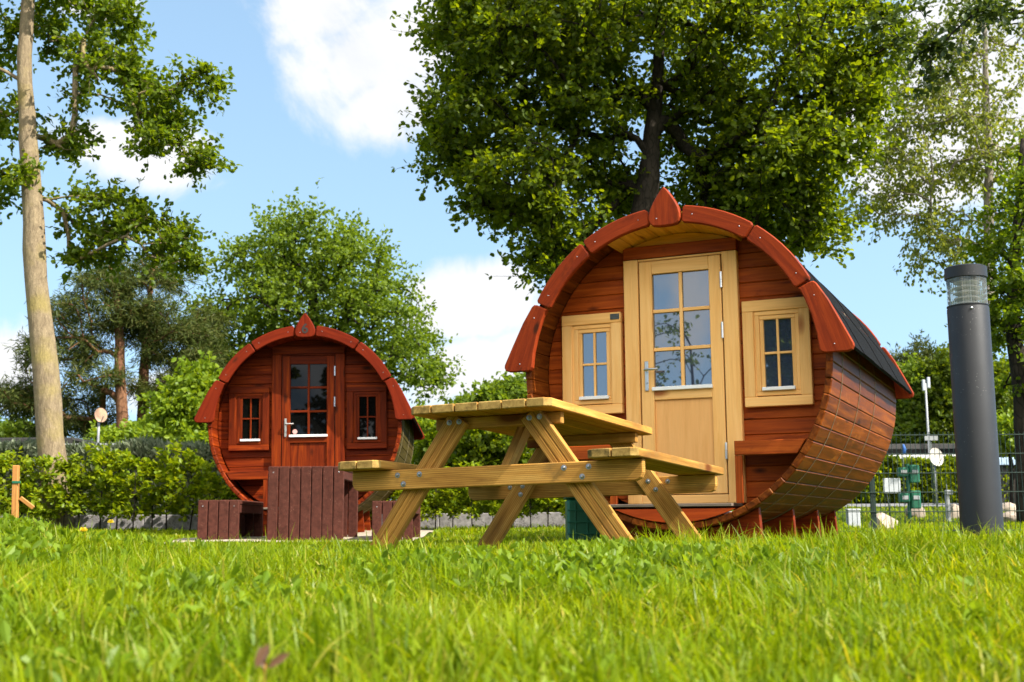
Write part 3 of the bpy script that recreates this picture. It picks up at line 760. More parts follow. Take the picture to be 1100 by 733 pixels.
# power hook-up post
c = at(977, 548, 19.0); zb = g1(c[0], 19.0)
hp = thing('hookup_post', 'green electric hookup post with two pairs of socket boxes', 'hookup post', (c[0], 19.0, zb))
MB().tube([(0, 0, -.1), (0, 0, .86)], .028, 10).build('post', M_GBIN, hp, True, 40)
for z in (.30, .70):
    for sx in (-1, 1):
        q = MB().box((sx * .085, -.03, z + (0 if sx > 0 else .03)), (.075, .07, .14 if sx > 0 else .07), bev=.015).build('socket_box', M_GBIN, hp)
        MB().box((sx * .085, -.105, z + .03), (.05, .006, .03), bev=.003).build('socket_lid', M_GREY, q)
# white notice board
c = at(958, 522, 17.0); zb = g1(c[0], 17.0)
nb = thing('notice_board', 'plain faded white board on a thin pole behind the fence', 'sign', (c[0], 17.0, zb))
MB().box((0, 0, c[2] - zb), (.12, .01, .105), bev=.004).build('board', M_SIGN, nb)
MB().tube([(-.04, .015, -.05), (-.05, .015, .25), (-.09, .015, c[2] - zb)], .009, 8).build('pole', M_DGREEN, nb, True)
# water tap post
c = at(1018, 545, 18.0); zb = g1(c[0], 18.0)
wp = thing('water_tap_post', 'slim grey water tap post left of the bollard lamp', 'water tap', (c[0], 18.0, zb))
MB().box((0, 0, .2), (.028, .028, .26), bev=.006).build('post', M_GREY, wp)
MB().box((.02, -.02, .43), (.055, .03, .035), bev=.008).build('tap_head', M_GREY, wp)
MB().tube([(0, 0, .45), (0, 0, .56)], .008, 6).build('spindle', M_GREY, wp)
# white kerb box by the cabin
c = at(917, 545, 15.5); zb = g1(c[0], 15.5)
kb = thing('meter_box', 'small white cabinet behind the fence beside the cabin', 'cabinet', (c[0], 15.5, zb))
MB().box((0, .05, .10), (.078, .06, .135), bev=.008).build('box', M_SIGN, kb); MB().box((0, .05, .245), (.085, .065, .010), bev=.004).build('lid', M_SIGN, kb)

# buildings beyond
def low_house(name, label, x0, x1, y0, y1, zt, wallm, roofm, fasm, over=.3, fas=.12):
    cx, cy = (x0 + x1) / 2, (y0 + y1) / 2; zb = g1(cx, cy)
    root = thing(name, label, 'building', (cx, cy, zb)); h = zt - zb
    MB().box((0, 0, h / 2 - .2), ((x1 - x0) / 2, (y1 - y0) / 2, h / 2 + .2 - .1), bev=.01).build('wall', wallm, root)
    rf = MB().box((0, 0, h - .03), ((x1 - x0) / 2 + over, (y1 - y0) / 2 + over, .03), bev=.01).build('roof', roofm, root)
    MB().box((0, -(y1 - y0) / 2 - over - .012, h - fas / 2 - .02), ((x1 - x0) / 2 + over, .01, fas / 2), bev=.003).build('fascia', fasm, root)
    for k in range(max(1, int((x1 - x0) / 3))):
        x = -(x1 - x0) / 2 + 1.3 + k * 3
        w_ = MB(); frame_rect(w_, x - .5, x + .5, h - 1.5, h - .6, .06, -(y1 - y0) / 2 - .03, -(y1 - y0) / 2 - .002); w_ = w_.build('window', M_WHITE, root)
        MB().box((x, -(y1 - y0) / 2 - .012, h - 1.05), (.44, .004, .39), bev=.001).build('pane', M_DPANE, w_)
    return root
zr = at(1000, 479, 34)[2]
low_house('chalet', 'dark flat-roofed chalet with white fascia behind the hedge on the right', at(930, 500, 34)[0], at(1120, 500, 34)[0], 33.4, 37, zr, M_DARKW, M_DARKW, M_DARKW)
zr = at(1000, 489, 31)[2]
low_house('caravan_awning', 'white low awning roof in front of the dark chalet', at(925, 500, 31)[0], at(1028, 500, 31)[0], 31, 33, zr, M_DARKW, M_WALLW, M_WALLW, .1, .14)
zr = at(1085, 490, 29)[2]
low_house('caravan', 'caravan with pale blue roof edge right of the bollard lamp', at(1062, 500, 29.8)[0], at(1160, 500, 29.8)[0], 29.8, 32, zr, M_DARKW, M_LBLUE, M_LBLUE, .1, .16)
zr = at(30, 471, 24)[2]
low_house('shed', 'dark low shed roof behind the clipped hedge on the far left', at(-120, 500, 24)[0], at(70, 500, 24)[0], 24, 27, zr, M_DARKW, M_DARKW, M_DARKW, .2, .1)
zr = at(120, 477, 23)[2]
low_house('carport', 'pale grey flat carport roof just above the clipped hedge', at(75, 500, 23)[0], at(172, 500, 23)[0], 23, 25.5, zr, M_DARKW, M_GREY, M_GREY, .15, .1)
# white pointed tent roof far left
c = at(-6, 470, 40); zb = g1(c[0], 40)
tn = thing('tent', 'white pointed tent top at the far left edge behind the hedge', 'tent', (c[0], 40, zb)); zt = at(0, 455, 40)[2] - zb
q = MB(); q.add([(-1.2, -1.2, zt - .55), (1.2, -1.2, zt - .55), (1.2, 1.2, zt - .55), (-1.2, 1.2, zt - .55), (0, 0, zt)], [(0, 1, 4), (1, 2, 4), (2, 3, 4), (3, 0, 4), (3, 2, 1, 0)]); q.build('canopy', M_WALLW, tn)
for sx in (-1, 1):
    for sy in (-1, 1): MB().tube([(sx * 1.15, sy * 1.15, -.1), (sx * 1.15, sy * 1.15, zt - .55)], .03, 8).build('pole', M_GREY, tn, True)
# second pale caravan between the cabins
zr = at(450, 487, 27)[2]
low_house('caravan', 'white caravan roof glimpsed right of the farther cabin', at(436, 500, 27)[0], at(470, 500, 27)[0], 27, 29, zr, M_WALLW, M_WALLW, M_GREY, .05, .08)

def dish(name, label, px, py, Z, rx, matd, py_base, face):
    c = at(px, py, Z); zb = g1(c[0], Z); root = thing(name, label, 'satellite dish', (c[0], Z, zb))
    h = c[2] - zb; fv = Vector(face).normalized(); u = Vector((0, 0, 1)); u = (u - fv * u.dot(fv)).normalized(); w = u.cross(fv)
    MB().lathe([(.0, -.06 * rx / .3), (rx * .5, -.045 * rx / .3), (rx * .85, -.015 * rx / .3), (rx, 0), (rx, -.012), (rx * .85, -.03 * rx / .3), (rx * .5, -.06 * rx / .3), (0, -.075 * rx / .3)], 28, (0, 0, h), (w, u * 1.12, fv)).build('dish', matd, root, True, 60)
    MB().tube([Vector((0, 0, h)) + u * -rx * 1.05, Vector((0, 0, h)) + fv * rx * .9 + u * -rx * .35], .008, 6).build('feed_arm', M_GREY, root)
    b = Vector((0, 0, h)) - fv * .07
    MB().tube([(b.x, b.y, -.1), (b.x, b.y, h * .5), (b.x, b.y, h)], .022, 8).build('pole', M_GREY, root, True)
dish('satellite_dish', 'rusty satellite dish on a pole above the clipped hedge', 108.5, 446, 21, .115, M_DISHR, 483, (.75, -.8, .15))
dish('satellite_dish', 'pale satellite dish behind the fence left of the bollard lamp', 1006, 491, 24, .165, M_DISH, 545, (.35, -1, .2))
# street lamp
c = at(994, 412, 33); zb = g1(c[0], 33); h = c[2] - zb
sl = thing('street_lamp', 'thin pale street lamp mast with upright twin heads among the trees', 'street lamp', (c[0], 33, zb))
MB().tube([(0, 0, -.2), (0, 0, h * .5), (0, 0, h)], [.034, .03, .026], 10).build('mast', M_GREY, sl, True)
for sx, dz in ((-.06, -.05), (.11, .02)): MB().box((sx * .8, 0, h + dz), (.038, .038, .15), bev=.012).build('lamp_head', M_SIGN, sl)
c = at(1000, 471, 27); zb = g1(c[0], 27)
an = thing('signpost', 'small pale signboard on a post beside the street lamp', 'sign', (c[0], 27, zb))
MB().box((0, 0, c[2] - zb), (.15, .012, .05), bev=.004).build('board', M_GREY, an); MB().tube([(0, .02, -.1), (0, .02, c[2] - zb)], .014, 8).build('pole', M_DGREEN, an, True)
c = at(969.5, 483, 28); zb = g1(c[0], 28)
fl = thing('flag', 'small furled blue flag on a pole behind the fence', 'flag', (c[0], 28, zb)); h = c[2] - zb
MB().tube([(0, 0, -.1), (0, 0, h + .14)], .012, 6).build('pole', M_DGREEN, fl, True)
MB().tube([(0.02, 0, h + .12), (.05, 0, h), (.02, 0, h - .12)], [.02, .05, .025], 7).build('cloth', M_BLUE, fl, True)

# stake on the left
c = at(19, 500, 8.6); zb = g1(c[0], 8.6); h = c[2] - zb
st = thing('tree_stake', 'orange wooden stake with a slanting strut on the left lawn edge', 'stake', (c[0], 8.6, zb))
MB().box((0, 0, h / 2 - .05), (.021, .018, h / 2 + .05), ((.999, 0, .0), (0, 1, 0), (-.03, 0, .999)), .004, 2).build('post', W_STAKE, st)
MB().bar((.03, 0, h * .62), (.11, .05, h * .50), .03, .015).build('strut', W_STAKE, st)
for z in (h * .8, h * .25): MB().box((.005, -.02, z), (.03, .004, .009), bev=.002).build('tie', M_GBIN, st)

# ------------------------------------------------------------------ foliage
def leaves_mesh(name, ctr, dirs, nrm, ln, wd, mat, parent, fold=.25):
    """each leaf: six points, two faces folded along the midrib"""
    dirs = dirs / np.linalg.norm(dirs, axis=1, keepdims=True)
    side = np.cross(dirs, nrm); side /= np.maximum(np.linalg.norm(side, axis=1, keepdims=True), 1e-6); n2 = np.cross(side, dirs)
    l = ln[:, None]; w = wd[:, None]
    base = ctr; tip = ctr + dirs * l
    r1 = ctr + dirs * l * .28 + side * w * .42 + n2 * w * fold * .5; r2 = ctr + dirs * l * .66 + side * w * .5 + n2 * w * fold * .5
    l1 = ctr + dirs * l * .28 - side * w * .42 + n2 * w * fold * .5; l2 = ctr + dirs * l * .66 - side * w * .5 + n2 * w * fold * .5
    Vx = np.stack([base, r1, r2, tip, l2, l1], 1).reshape(-1, 3); k = np.arange(len(ctr))[:, None] * 6
    Q = np.concatenate([k + np.array([[0, 1, 2, 3]]), k + np.array([[0, 3, 4, 5]])], 0)
    return fast_mesh(name, Vx, Q, mat, parent)

def rand_unit(rg, n):
    v = rg.normal(size=(n, 3)); return v / np.linalg.norm(v, axis=1, keepdims=True)

def ell(rg, c, rad, n, shell=.5):
    d = rand_unit(rg, n); r = rg.random(n) ** (1 / 3.0) * (1 - shell) + shell * rg.random(n) ** .25
    return np.asarray(c) + d * r[:, None] * np.asarray(rad)

def pe(px, py, Z, rx, ry, rz, n):
    """crown lobe: centre and radii read off the photo at distance Z, rz metres deep"""
    return (at(px, py, Z), (rx * Z / F_PX, rz, ry * Z / F_PX), n)

def tree(name, label, trunk, lobes, mat, bark, leaf=(.11, .06), per=(10, 12), clump=.45, flat=.6, seed=1, droop=.0, minh=.25, group=None, tip=.006, upn=.8, cat='tree', extra=None, limb_sag=0., sides=7, twigs=False, mult=1.5):
    rg = np.random.default_rng(seed)
    tp = [np.array(p[:3], float) for p in trunk]; tr_ = [p[3] for p in trunk]
    base = tp[0].copy(); root = thing(name, label, cat, tuple(base), group=group)
    # trunk nodes
    pos = []; par = []; rad0 = []
    for i in range(len(tp) - 1):
        k = max(3, int(np.linalg.norm(tp[i + 1] - tp[i]) / .35))
        for j in range(k + (i == len(tp) - 2)):
            t = j / k; pos.append(tp[i] * (1 - t) + tp[i + 1] * t + (rg.normal(size=3) * .008 if i + j else 0)); rad0.append(tr_[i] * (1 - t) + tr_[i + 1] * t)
            par.append(len(pos) - 2)
    nt_ = len(pos); zt = tp[-1][2]; zb = tp[0][2]
    cl = np.concatenate([ell(rg, c, r, max(2, int(n * mult))) for c, r, n in lobes])
    tpos = np.array(pos)
    dist = np.array([np.min(np.linalg.norm(tpos - c, axis=1)) for c in cl]); cl = cl[np.argsort(dist)]
    chains = []; ok = [p[2] > zb + minh * (zt - zb) for p in pos]; dirn = [np.array([0, 0, 1.0])] * nt_
    for c in cl:
        P_ = np.array(pos); v = c - P_; d = np.linalg.norm(v, axis=1) + 1e-6
        cosd = np.sum(v * np.array(dirn), axis=1) / d
        cost = d * (1.35 - .45 * cosd) + np.where(np.array(ok), 0, 1e6) + np.maximum(0, P_[:, 2] - c[2]) * .5
        a = int(np.argmin(cost)); p0 = P_[a]; D = c - p0; dl = np.linalg.norm(D)
        ctrl = p0 + D * .5 + dirn[a] * dl * .16 + np.array([0, 0, dl * (.08 - limb_sag)]) + rg.normal(size=3) * dl * .05
        k = max(2, min(9, int(dl / .3))); ch = [a]; prev = p0
        for j in range(1, k + 1):
            t = j / k; q = p0 * (1 - t) ** 2 + 2 * ctrl * t * (1 - t) + c * t * t + (rg.normal(size=3) * dl * .012 if j < k else 0)
            pos.append(q); par.append(ch[-1]); rad0.append(0); ok.append(True)
            dd = q - prev; dirn.append(dd / (np.linalg.norm(dd) + 1e-6)); prev = q; ch.append(len(pos) - 1)
        chains.append(ch)
    acc = np.zeros(len(pos))
    for ch in chains: acc[ch[-1]] += tip ** 2.3
    for i in range(len(pos) - 1, 0, -1):
        if par[i] >= 0: acc[par[i]] += acc[i]
    rad = acc ** (1 / 2.3)
    for i in range(nt_): rad[i] = rad0[i]
    tb = MB()
    P0 = [Vector(p - base) for p in pos]
    tb.tube(P0[:nt_], [rad[i] * (1 + .05 * rnd.uniform(-1, 1)) for i in range(nt_)], max(10, sides))
    for ch in chains:
        rr = [rad[i] for i in ch]; rr[0] = min(rr[0], rr[1] * 1.25)
        tb.tube([P0[i] for i in ch], rr, 5 if rr[0] < .03 else sides, False)
    # leaf sprays: twigs leave the outer part of each branch and point outward
    nt2, nl = per; S_ = []; T_ = []
    for ch in chains:
        pts = np.array([pos[i] for i in ch]); k = len(pts); u = (1 - rg.random(nt2) ** 1.6 * .8) * (k - 1); i0 = np.minimum(u.astype(int), k - 2); f = (u - i0)[:, None]
        S_.append(pts[i0] * (1 - f) + pts[i0 + 1] * f); tg = pts[i0 + 1] - pts[i0]; T_.append(tg / (np.linalg.norm(tg, axis=1, keepdims=True) + 1e-6))
    st_ = np.concatenate(S_); tg = np.concatenate(T_); M_ = len(st_)
    tw = rand_unit(rg, M_) * np.array([1, 1, flat]) * .95 + tg * .55; tw[:, 2] += .06 - droop
    tw /= np.linalg.norm(tw, axis=1, keepdims=True); ln_ = clump * (.3 + .9 * rg.random(M_) ** 1.4); en = st_ + tw * ln_[:, None]
    t = rg.random((M_, nl)) ** .75 * 1.05
    ctr = st_[:, None, :] * (1 - t[..., None]) + en[:, None, :] * t[..., None]
    ctr = (ctr + rg.normal(size=ctr.shape) * leaf[0] * .3).reshape(-1, 3)
    dr = np.repeat(tw, nl, 0) * .6 + rand_unit(rg, len(ctr)) * .75; dr[:, 2] -= .15 + droop
    nr = rand_unit(rg, len(ctr)) * (1.0) + np.array([0, 0, upn])
    ln2 = leaf[0] * (.6 + .6 * rg.random(len(ctr))); wd2 = leaf[1] * (.65 + .6 * rg.random(len(ctr)))
    if droop > .2 or twigs:
        for i in range(0, M_, 2): tb.tube([Vector(st_[i] - base), Vector(en[i] - base)], [tip * .6, tip * .25], 3, False)
    tb.build('trunk', bark, root, True)
    leaves_mesh('crown', ctr - base, dr, nr, ln2, wd2, mat, root)
    return root

def tk(pts, Z, base_dz=-.2):
    """trunk: (px, py, radius) list at distance Z, first entry px only -> ground"""
    out = []
    for i, (px, py, r) in enumerate(pts):
        p = at(px, py, Z)
        if i == 0: p[2] = g1(p[0], Z) + base_dz
        out.append((*p, r))
    return out

# 1 tall tree at the left, pale trunk
Z = 16.4
tree('deciduous_tree', 'tall tree with pale bare trunk rising from the hedge on the left', tk([(66, 560, .22), (57, 500, .185), (49, 400, .18), (40, 300, .16), (32, 180, .135), (26, 60, .10), (34, -60, .085), (30, -180, .06)], Z),
     [pe(118, 85, Z + .5, 60, 42, .9, 26), pe(165, 115, Z + .3, 45, 22, .6, 16), pe(213, 88, Z, 20, 16, .3, 7), pe(212, 175, Z + .2, 22, 14, .3, 7), pe(175, 150, Z, 30, 12, .4, 8), pe(80, 30, Z + .9, 60, 35, .9, 20), pe(125, 30, Z + .4, 28, 20, .5, 9),
      pe(-8, 40, Z + .6, 40, 50, 1.0, 16), pe(0, 125, Z + .6, 35, 28, .7, 10), pe(72, 150, Z + .5, 26, 22, .5, 9), pe(-10, 195, Z + .5, 30, 22, .6, 8), pe(110, 230, Z + .5, 50, 24, .8, 20), pe(165, 258, Z + .4, 40, 24, .7, 15), pe(100, 275, Z + .5, 34, 18, .5, 9), pe(195, 285, Z + .4, 16, 14, .3, 5), pe(30, 188, Z - .15, 10, 10, .2, 3), pe(60, -60, Z, 120, 60, 1.5, 40), pe(-60, 80, Z, 50, 100, 1.2, 22)],
     LF_OAK, B_PALE, (.09, .06), (8, 10), .42, .55, 11, minh=.45, mult=1.25, twigs=True)
# 2 two pines behind it
Z = 30
tree('pine_tree', 'dark pine with thin reddish trunk, left of the two behind the hedge', tk([(135, 560, .19), (132, 480, .165), (129, 400, .14), (128, 340, .10), (118, 285, .04)], Z),
     [pe(112, 305, Z, 34, 18, 1.6, 24), pe(100, 338, Z, 56, 19, 2.0, 36), pe(70, 380, Z, 50, 20, 1.8, 28), pe(40, 425, Z, 48, 15, 1.5, 22), pe(80, 445, Z + 1, 45, 22, 1.6, 24), pe(110, 412, Z, 40, 10, 1.4, 12), pe(15, 432, Z, 25, 14, 1, 9), pe(70, 462, Z + 1, 35, 13, 1.3, 14)],
     LF_PINE, B_PINE, (.20, .022), (11, 15), .5, .45, 12, minh=.3, tip=.012, upn=.4, mult=1.2)
Z = 31
tree('pine_tree', 'dark pine with thin reddish trunk, right of the two behind the hedge', tk([(152, 560, .18), (152, 480, .16), (155, 400, .135), (160, 330, .09), (165, 280, .04)], Z),
     [pe(165, 295, Z, 40, 17, 1.6, 24), pe(190, 345, Z, 48, 24, 1.8, 34), pe(195, 380, Z, 45, 18, 1.6, 24), pe(215, 378, Z, 28, 34, 1.2, 20), pe(180, 425, Z, 34, 14, 1.4, 14), pe(205, 415, Z, 30, 18, 1.2, 14), pe(150, 350, Z, 30, 16, 1.2, 14)],
     LF_PINE, B_PINE, (.20, .022), (11, 15), .5, .45, 19, minh=.3, tip=.012, upn=.4, mult=1.2)
# 3 broad light green tree behind the small cabin
Z = 34
tree('deciduous_tree', 'broad light green tree with spreading crown behind the farther cabin', tk([(345, 560, .34), (343, 440, .28), (340, 380, .2), (335, 300, .1)], Z),
     [pe(330, 262, Z, 58, 32, 2.4, 40), pe(285, 290, Z, 50, 34, 2.2, 34), pe(380, 290, Z, 50, 36, 2.2, 38), pe(250, 345, Z, 45, 40, 2.2, 36), pe(330, 330, Z, 70, 45, 2.6, 52), pe(410, 340, Z, 50, 40, 2.2, 38), pe(440, 385, Z, 38, 35, 1.8, 28), pe(225, 385, Z, 30, 35, 1.6, 20), pe(465, 405, Z, 16, 16, .8, 6), pe(300, 380, Z, 80, 30, 2.2, 26), pe(390, 400, Z, 45, 30, 1.8, 16)],
     LF_MID, B_DARK, (.135, .085), (8, 10), .9, .6, 13, minh=.3, tip=.012, mult=1.3)
# 4 big dark tree behind the large cabin
Z = 16.5
tree('deciduous_tree', 'big dense dark green tree towering behind the large cabin', tk([(690, 580, .34), (690, 320, .26), (692, 235, .20), (698, 170, .135), (706, 90, .09), (712, 0, .06), (708, -120, .035)], Z),
     [pe(700, 50, Z, 120, 62, 2.4, 95), pe(580, 70, Z, 95, 66, 2.0, 70), pe(515, 125, Z, 62, 52, 1.5, 44), pe(555, 200, Z, 72, 42, 1.5, 50), pe(600, 252, Z, 36, 34, 1.1, 22), pe(560, 20, Z, 100, 50, 1.6, 50), pe(500, 40, Z, 45, 40, 1.2, 22), pe(820, 70, Z, 95, 75, 2.0, 74), pe(855, 178, Z, 60, 48, 1.5, 50), pe(800, 185, Z, 56, 48, 1.6, 38), pe(872, 243, Z, 28, 26, .8, 16), pe(905, 130, Z, 40, 45, 1.0, 28), pe(925, 50, Z, 42, 50, 1.2, 30), pe(640, 135, Z, 50, 40, 1.4, 24), pe(750, 145, Z + .6, 44, 34, 1.2, 16), pe(650, 212, Z + 1.2, 46, 32, 1.1, 24), pe(765, 222, Z + 1.0, 60, 34, 1.2, 30), pe(830, 235, Z + .3, 40, 30, 1.0, 18), pe(700, -60, Z, 220, 70, 2.6, 100), pe(700, -180, Z, 150, 70, 2.2, 46), pe(478, 170, Z, 26, 26, .8, 10), pe(582, 285, Z, 18, 16, .5, 6)],
     LF_BIG, B_DARK, (.088, .062), (8, 11), .58, .6, 14, minh=.28, tip=.0085, mult=1.45, twigs=True)
# 5 birch on the right
Z = 21
tree('birch_tree', 'feathery pale green birch with drooping twigs at the upper right', tk([(1056, 565, .17), (1056, 400, .14), (1062, 300, .11), (1062, 180, .08), (1058, 60, .05), (1055, -60, .03)], Z),
     [pe(1010, 150, Z, 70, 60, 1.6, 60), pe(960, 190, Z, 45, 35, 1.2, 30), pe(1050, 90, Z, 60, 60, 1.6, 46), pe(1000, 60, Z, 60, 40, 1.3, 34), pe(940, 225, Z, 28, 18, .7, 12), pe(1010, 240, Z, 45, 28, 1.1, 28), pe(1080, 180, Z, 40, 60, 1.4, 36), pe(1085, 20, Z, 60, 50, 1.4, 34), pe(1010, 275, Z, 26, 18, .7, 10), pe(965, 120, Z, 34, 30, .9, 16), pe(1050, -50, Z, 90, 50, 1.6, 40)],
     LF_BIRCH, B_BIRCH, (.082, .048), (6, 10), .6, .6, 15, droop=.45, minh=.35, tip=.006, upn=.3, mult=1.05)
# 6 darker tree at the right edge
Z = 17
tree('deciduous_tree', 'dark trunked leafy tree at the right edge behind the bollard lamp', tk([(1104, 570, .15), (1099, 430, .13), (1088, 340, .11), (1092, 250, .08), (1100, 150, .05)], Z),
     [pe(1085, 300, Z, 40, 45, 1.2, 22), pe(1120, 330, Z, 50, 55, 1.3, 24), pe(1095, 230, Z, 36, 40, 1.1, 12), pe(1072, 355, Z, 24, 30, .8, 9), pe(1130, 200, Z, 50, 60, 1.3, 16), pe(1110, 400, Z, 36, 30, .9, 12), pe(1075, 270, Z, 30, 18, .6, 6)],
     LF_OAK, B_DARK, (.085, .055), (7, 9), .5, .6, 16, minh=.35)
# 7 overhanging beech limb from a tree standing outside the frame on the right
Z = 10.0
tree('beech_tree', 'dark beech twigs hanging into the top right corner of the view', [(6.6, 10.8, g1(6.6, 10.8) - .2, .18), (6.5, 10.8, 1.8, .16), (6.4, 10.7, 3.6, .14), (6.2, 10.6, 5.8, .10), (6.1, 10.6, 8.0, .06)],
     [pe(1040, 22, Z, 34, 9, .4, 6), pe(990, 52, Z, 26, 10, .3, 5), pe(965, 22, Z, 26, 9, .3, 4), pe(1085, 8, Z, 22, 9, .4, 4), pe(1008, 84, Z, 12, 6, .2, 2), pe(1330, -80, Z, 90, 90, 1.0, 36), pe(1310, -260, Z, 110, 110, 1.2, 36)],
     LF_TWIG, B_DARK, (.072, .046), (6, 8), .28, .3, 17, minh=.35, tip=.003, upn=1.8, limb_sag=.05, mult=1.0)

# background trees and shrubs
def shrub(name, label, px, py, Z, lobes, mat, leaf, per, clump, seed, cat='shrub', group=None, bark=B_DARK):
    p = at(px, py, Z); zb = g1(p[0], Z); zt = max(c[2] for c, r, n in lobes)
    return tree(name, label, [(p[0], Z, zb - .1, .09), (p[0] + .05, Z, zb + (zt - zb) * .5, .06), (p[0], Z, zt - .1, .02)], lobes, mat, bark, leaf, per, clump, .7, seed, minh=.08, tip=.008, cat=cat, group=group, sides=5)
shrub('shrub', 'bright green shrub just left of the farther cabin roof', 200, 480, 24, [pe(200, 440, 24, 30, 24, .8, 22), pe(205, 470, 24, 34, 20, .9, 22), pe(212, 415, 24, 16, 16, .5, 8)], LF_BRIGHT, (.13, .09), (10, 12), .45, 21)
shrub('shrub', 'low pale green bush behind the hedge beside the rusty dish', 140, 480, 27, [pe(140, 475, 27, 40, 14, .9, 24), pe(165, 462, 27, 22, 12, .7, 12)], LF_BRIGHT, (.12, .08), (10, 12), .45, 22)
shrub('shrub', 'round green bush at the far left behind the shed roof', 25, 480, 34, [pe(22, 472, 34, 26, 12, 1, 16)], LF_MID, (.15, .1), (10, 12), .5, 23)
shrub('deciduous_tree', 'dark bushy tree seen under the picnic table top between the cabins', 515, 540, 22, [pe(500, 480, 22, 44, 28, 1.2, 36), pe(550, 490, 22, 40, 30, 1.2, 34), pe(520, 520, 22, 70, 24, 1.2, 40), pe(590, 500, 22, 36, 36, 1.1, 26), pe(465, 500, 22, 22, 26, .8, 14)], LF_BIG, (.12, .08), (11, 12), .42, 24, 'tree')
shrub('deciduous_tree', 'lighter green treetop left of the large cabin eave', 540, 540, 36, [pe(545, 430, 36, 34, 20, 1.2, 22), pe(525, 450, 36, 36, 22, 1.3, 22), pe(580, 440, 36, 34, 26, 1.3, 20)], LF_MID, (.18, .12), (11, 12), .65, 25, 'tree')
shrub('shrub', 'small yellowish bush right of the farther cabin behind the picnic table', 455, 520, 24, [pe(452, 460, 24, 14, 16, .5, 9), pe(447, 480, 24, 18, 20, .6, 9)], LF_BRIGHT, (.13, .09), (10, 12), .4, 26)
shrub('shrub', 'bright yellow-green shrub right of the bollard lamp behind the fence', 1085, 500, 27, [pe(1088, 470, 27, 24, 20, .9, 24)], LF_BRIGHT, (.13, .09), (10, 12), .45, 27)
# pines and trees in the grove on the right
for i, (px, top, Z, w, mt, lab) in enumerate([(962, 385, 47, 22, LF_PINE, 'grey-green pine top just right of the cabin eave'), (996, 372, 46, 26, LF_PINE, 'tall pine beside the street lamp mast'), (1012, 385, 43, 24, LF_DK, 'leafy green tree left of the bollard lamp'), (975, 400, 44, 26, LF_MID, 'yellow-green leafy tree behind the street lamp mast'), (1065, 395, 43, 30, LF_DK, 'dark tree of the grove right behind the bollard lamp'), (1105, 410, 44, 30, LF_DK, 'dark tree of the grove at the right edge')]):
    hh = 470 - top; needle = mt is LF_PINE
    lob = [pe(px + rnd.uniform(-6, 6), top + hh * f, Z, w * k, hh * .2, 1.3, 14) for f, k in ((.15, .6), (.4, .9), (.65, 1.0), (.9, .9), (1.1, .8))]
    tree('pine_tree' if needle else 'deciduous_tree', lab, tk([(px, 560, .2), (px, 470, .17), (px + 2, top + hh * .5, .1), (px, top + 5, .04)], Z), lob, mt, B_PINE if needle else B_DARK,
         (.26, .05) if needle else (.17, .11), (11, 11), .62, .6, 40 + i, minh=.25, tip=.012, group='trees of the grove on the right')
# far treeline closing the horizon
for i, (px, top, Z, w) in enumerate([(-60, 440, 70, 60), (60, 478, 75, 50), (250, 460, 70, 60), (480, 490, 75, 50), (600, 470, 72, 60), (720, 470, 70, 60), (850, 450, 70, 60), (930, 440, 66, 45), (1040, 430, 62, 45), (1120, 420, 60, 45)]):
    hh = 545 - top
    tree('deciduous_tree', 'distant tree of the wood closing the view behind the campsite', tk([(px, 550, .3), (px, 500, .25), (px, top + 20, .08)], Z), [pe(px, top + hh * .3, Z, w, hh * .28, 2.5, 26), pe(px, top + hh * .65, Z, w * 1.15, hh * .35, 2.5, 30)], LF_DK if i % 2 else LF_MID, B_DARK, (.36, .24), (9, 10), 1.2, .6, 60 + i, minh=.1, tip=.02, group='far trees along the horizon')
# trees behind the viewpoint (they show in the farther cabin's door glass)
for i, (x, y) in enumerate([(-13.5, -15), (-8.2, -16), (-2.5, -15)]):
    z = g1(x, y)
    tree('deciduous_tree', 'tree standing behind the viewpoint facing the farther cabin', [(x, y, z - .2, .25), (x, y, z + 3, .2), (x + .2, y, z + 7, .08)], [((x, y, z + 3.0), (2.9, 2.0, 2.2), 60), ((x, y, z + 6), (2.6, 2.0, 2.0), 50), ((x, y, z + 1.4), (2.8, 1.6, 1.2), 30)], LF_DK, B_DARK, (.26, .17), (9, 11), .7, .6, 80 + i, minh=.1, tip=.012, group='trees behind the viewpoint')

rg0 = CAMPOS + 0; dd = at(742, 392, 8.2) - rg0; dd = dd / np.linalg.norm(dd); nn = np.array([-math.sin(R(24.5)), -math.cos(R(24.5)), 0]); rf_ = dd - 2 * nn * dd.dot(nn)
sp_ = at(742, 392, 8.2) + rf_ * 9.5; zb_ = g1(sp_[0], sp_[1])
tree('young_tree', 'sparse young tree behind the viewpoint mirrored in the large cabin door glass', [(sp_[0], sp_[1], zb_ - .1, .05), (sp_[0] + .05, sp_[1], zb_ + 1.5, .035), (sp_[0], sp_[1], sp_[2] + .3, .015)],
     [((sp_[0], sp_[1], sp_[2] - .2), (1.0, 1.0, .55), 26), ((sp_[0] - .3, sp_[1] + .3, sp_[2] + .35), (.5, .5, .4), 7)], LF_DK, B_DARK, (.08, .05), (4, 5), .4, .7, 97, minh=.3, tip=.006, mult=1.0)

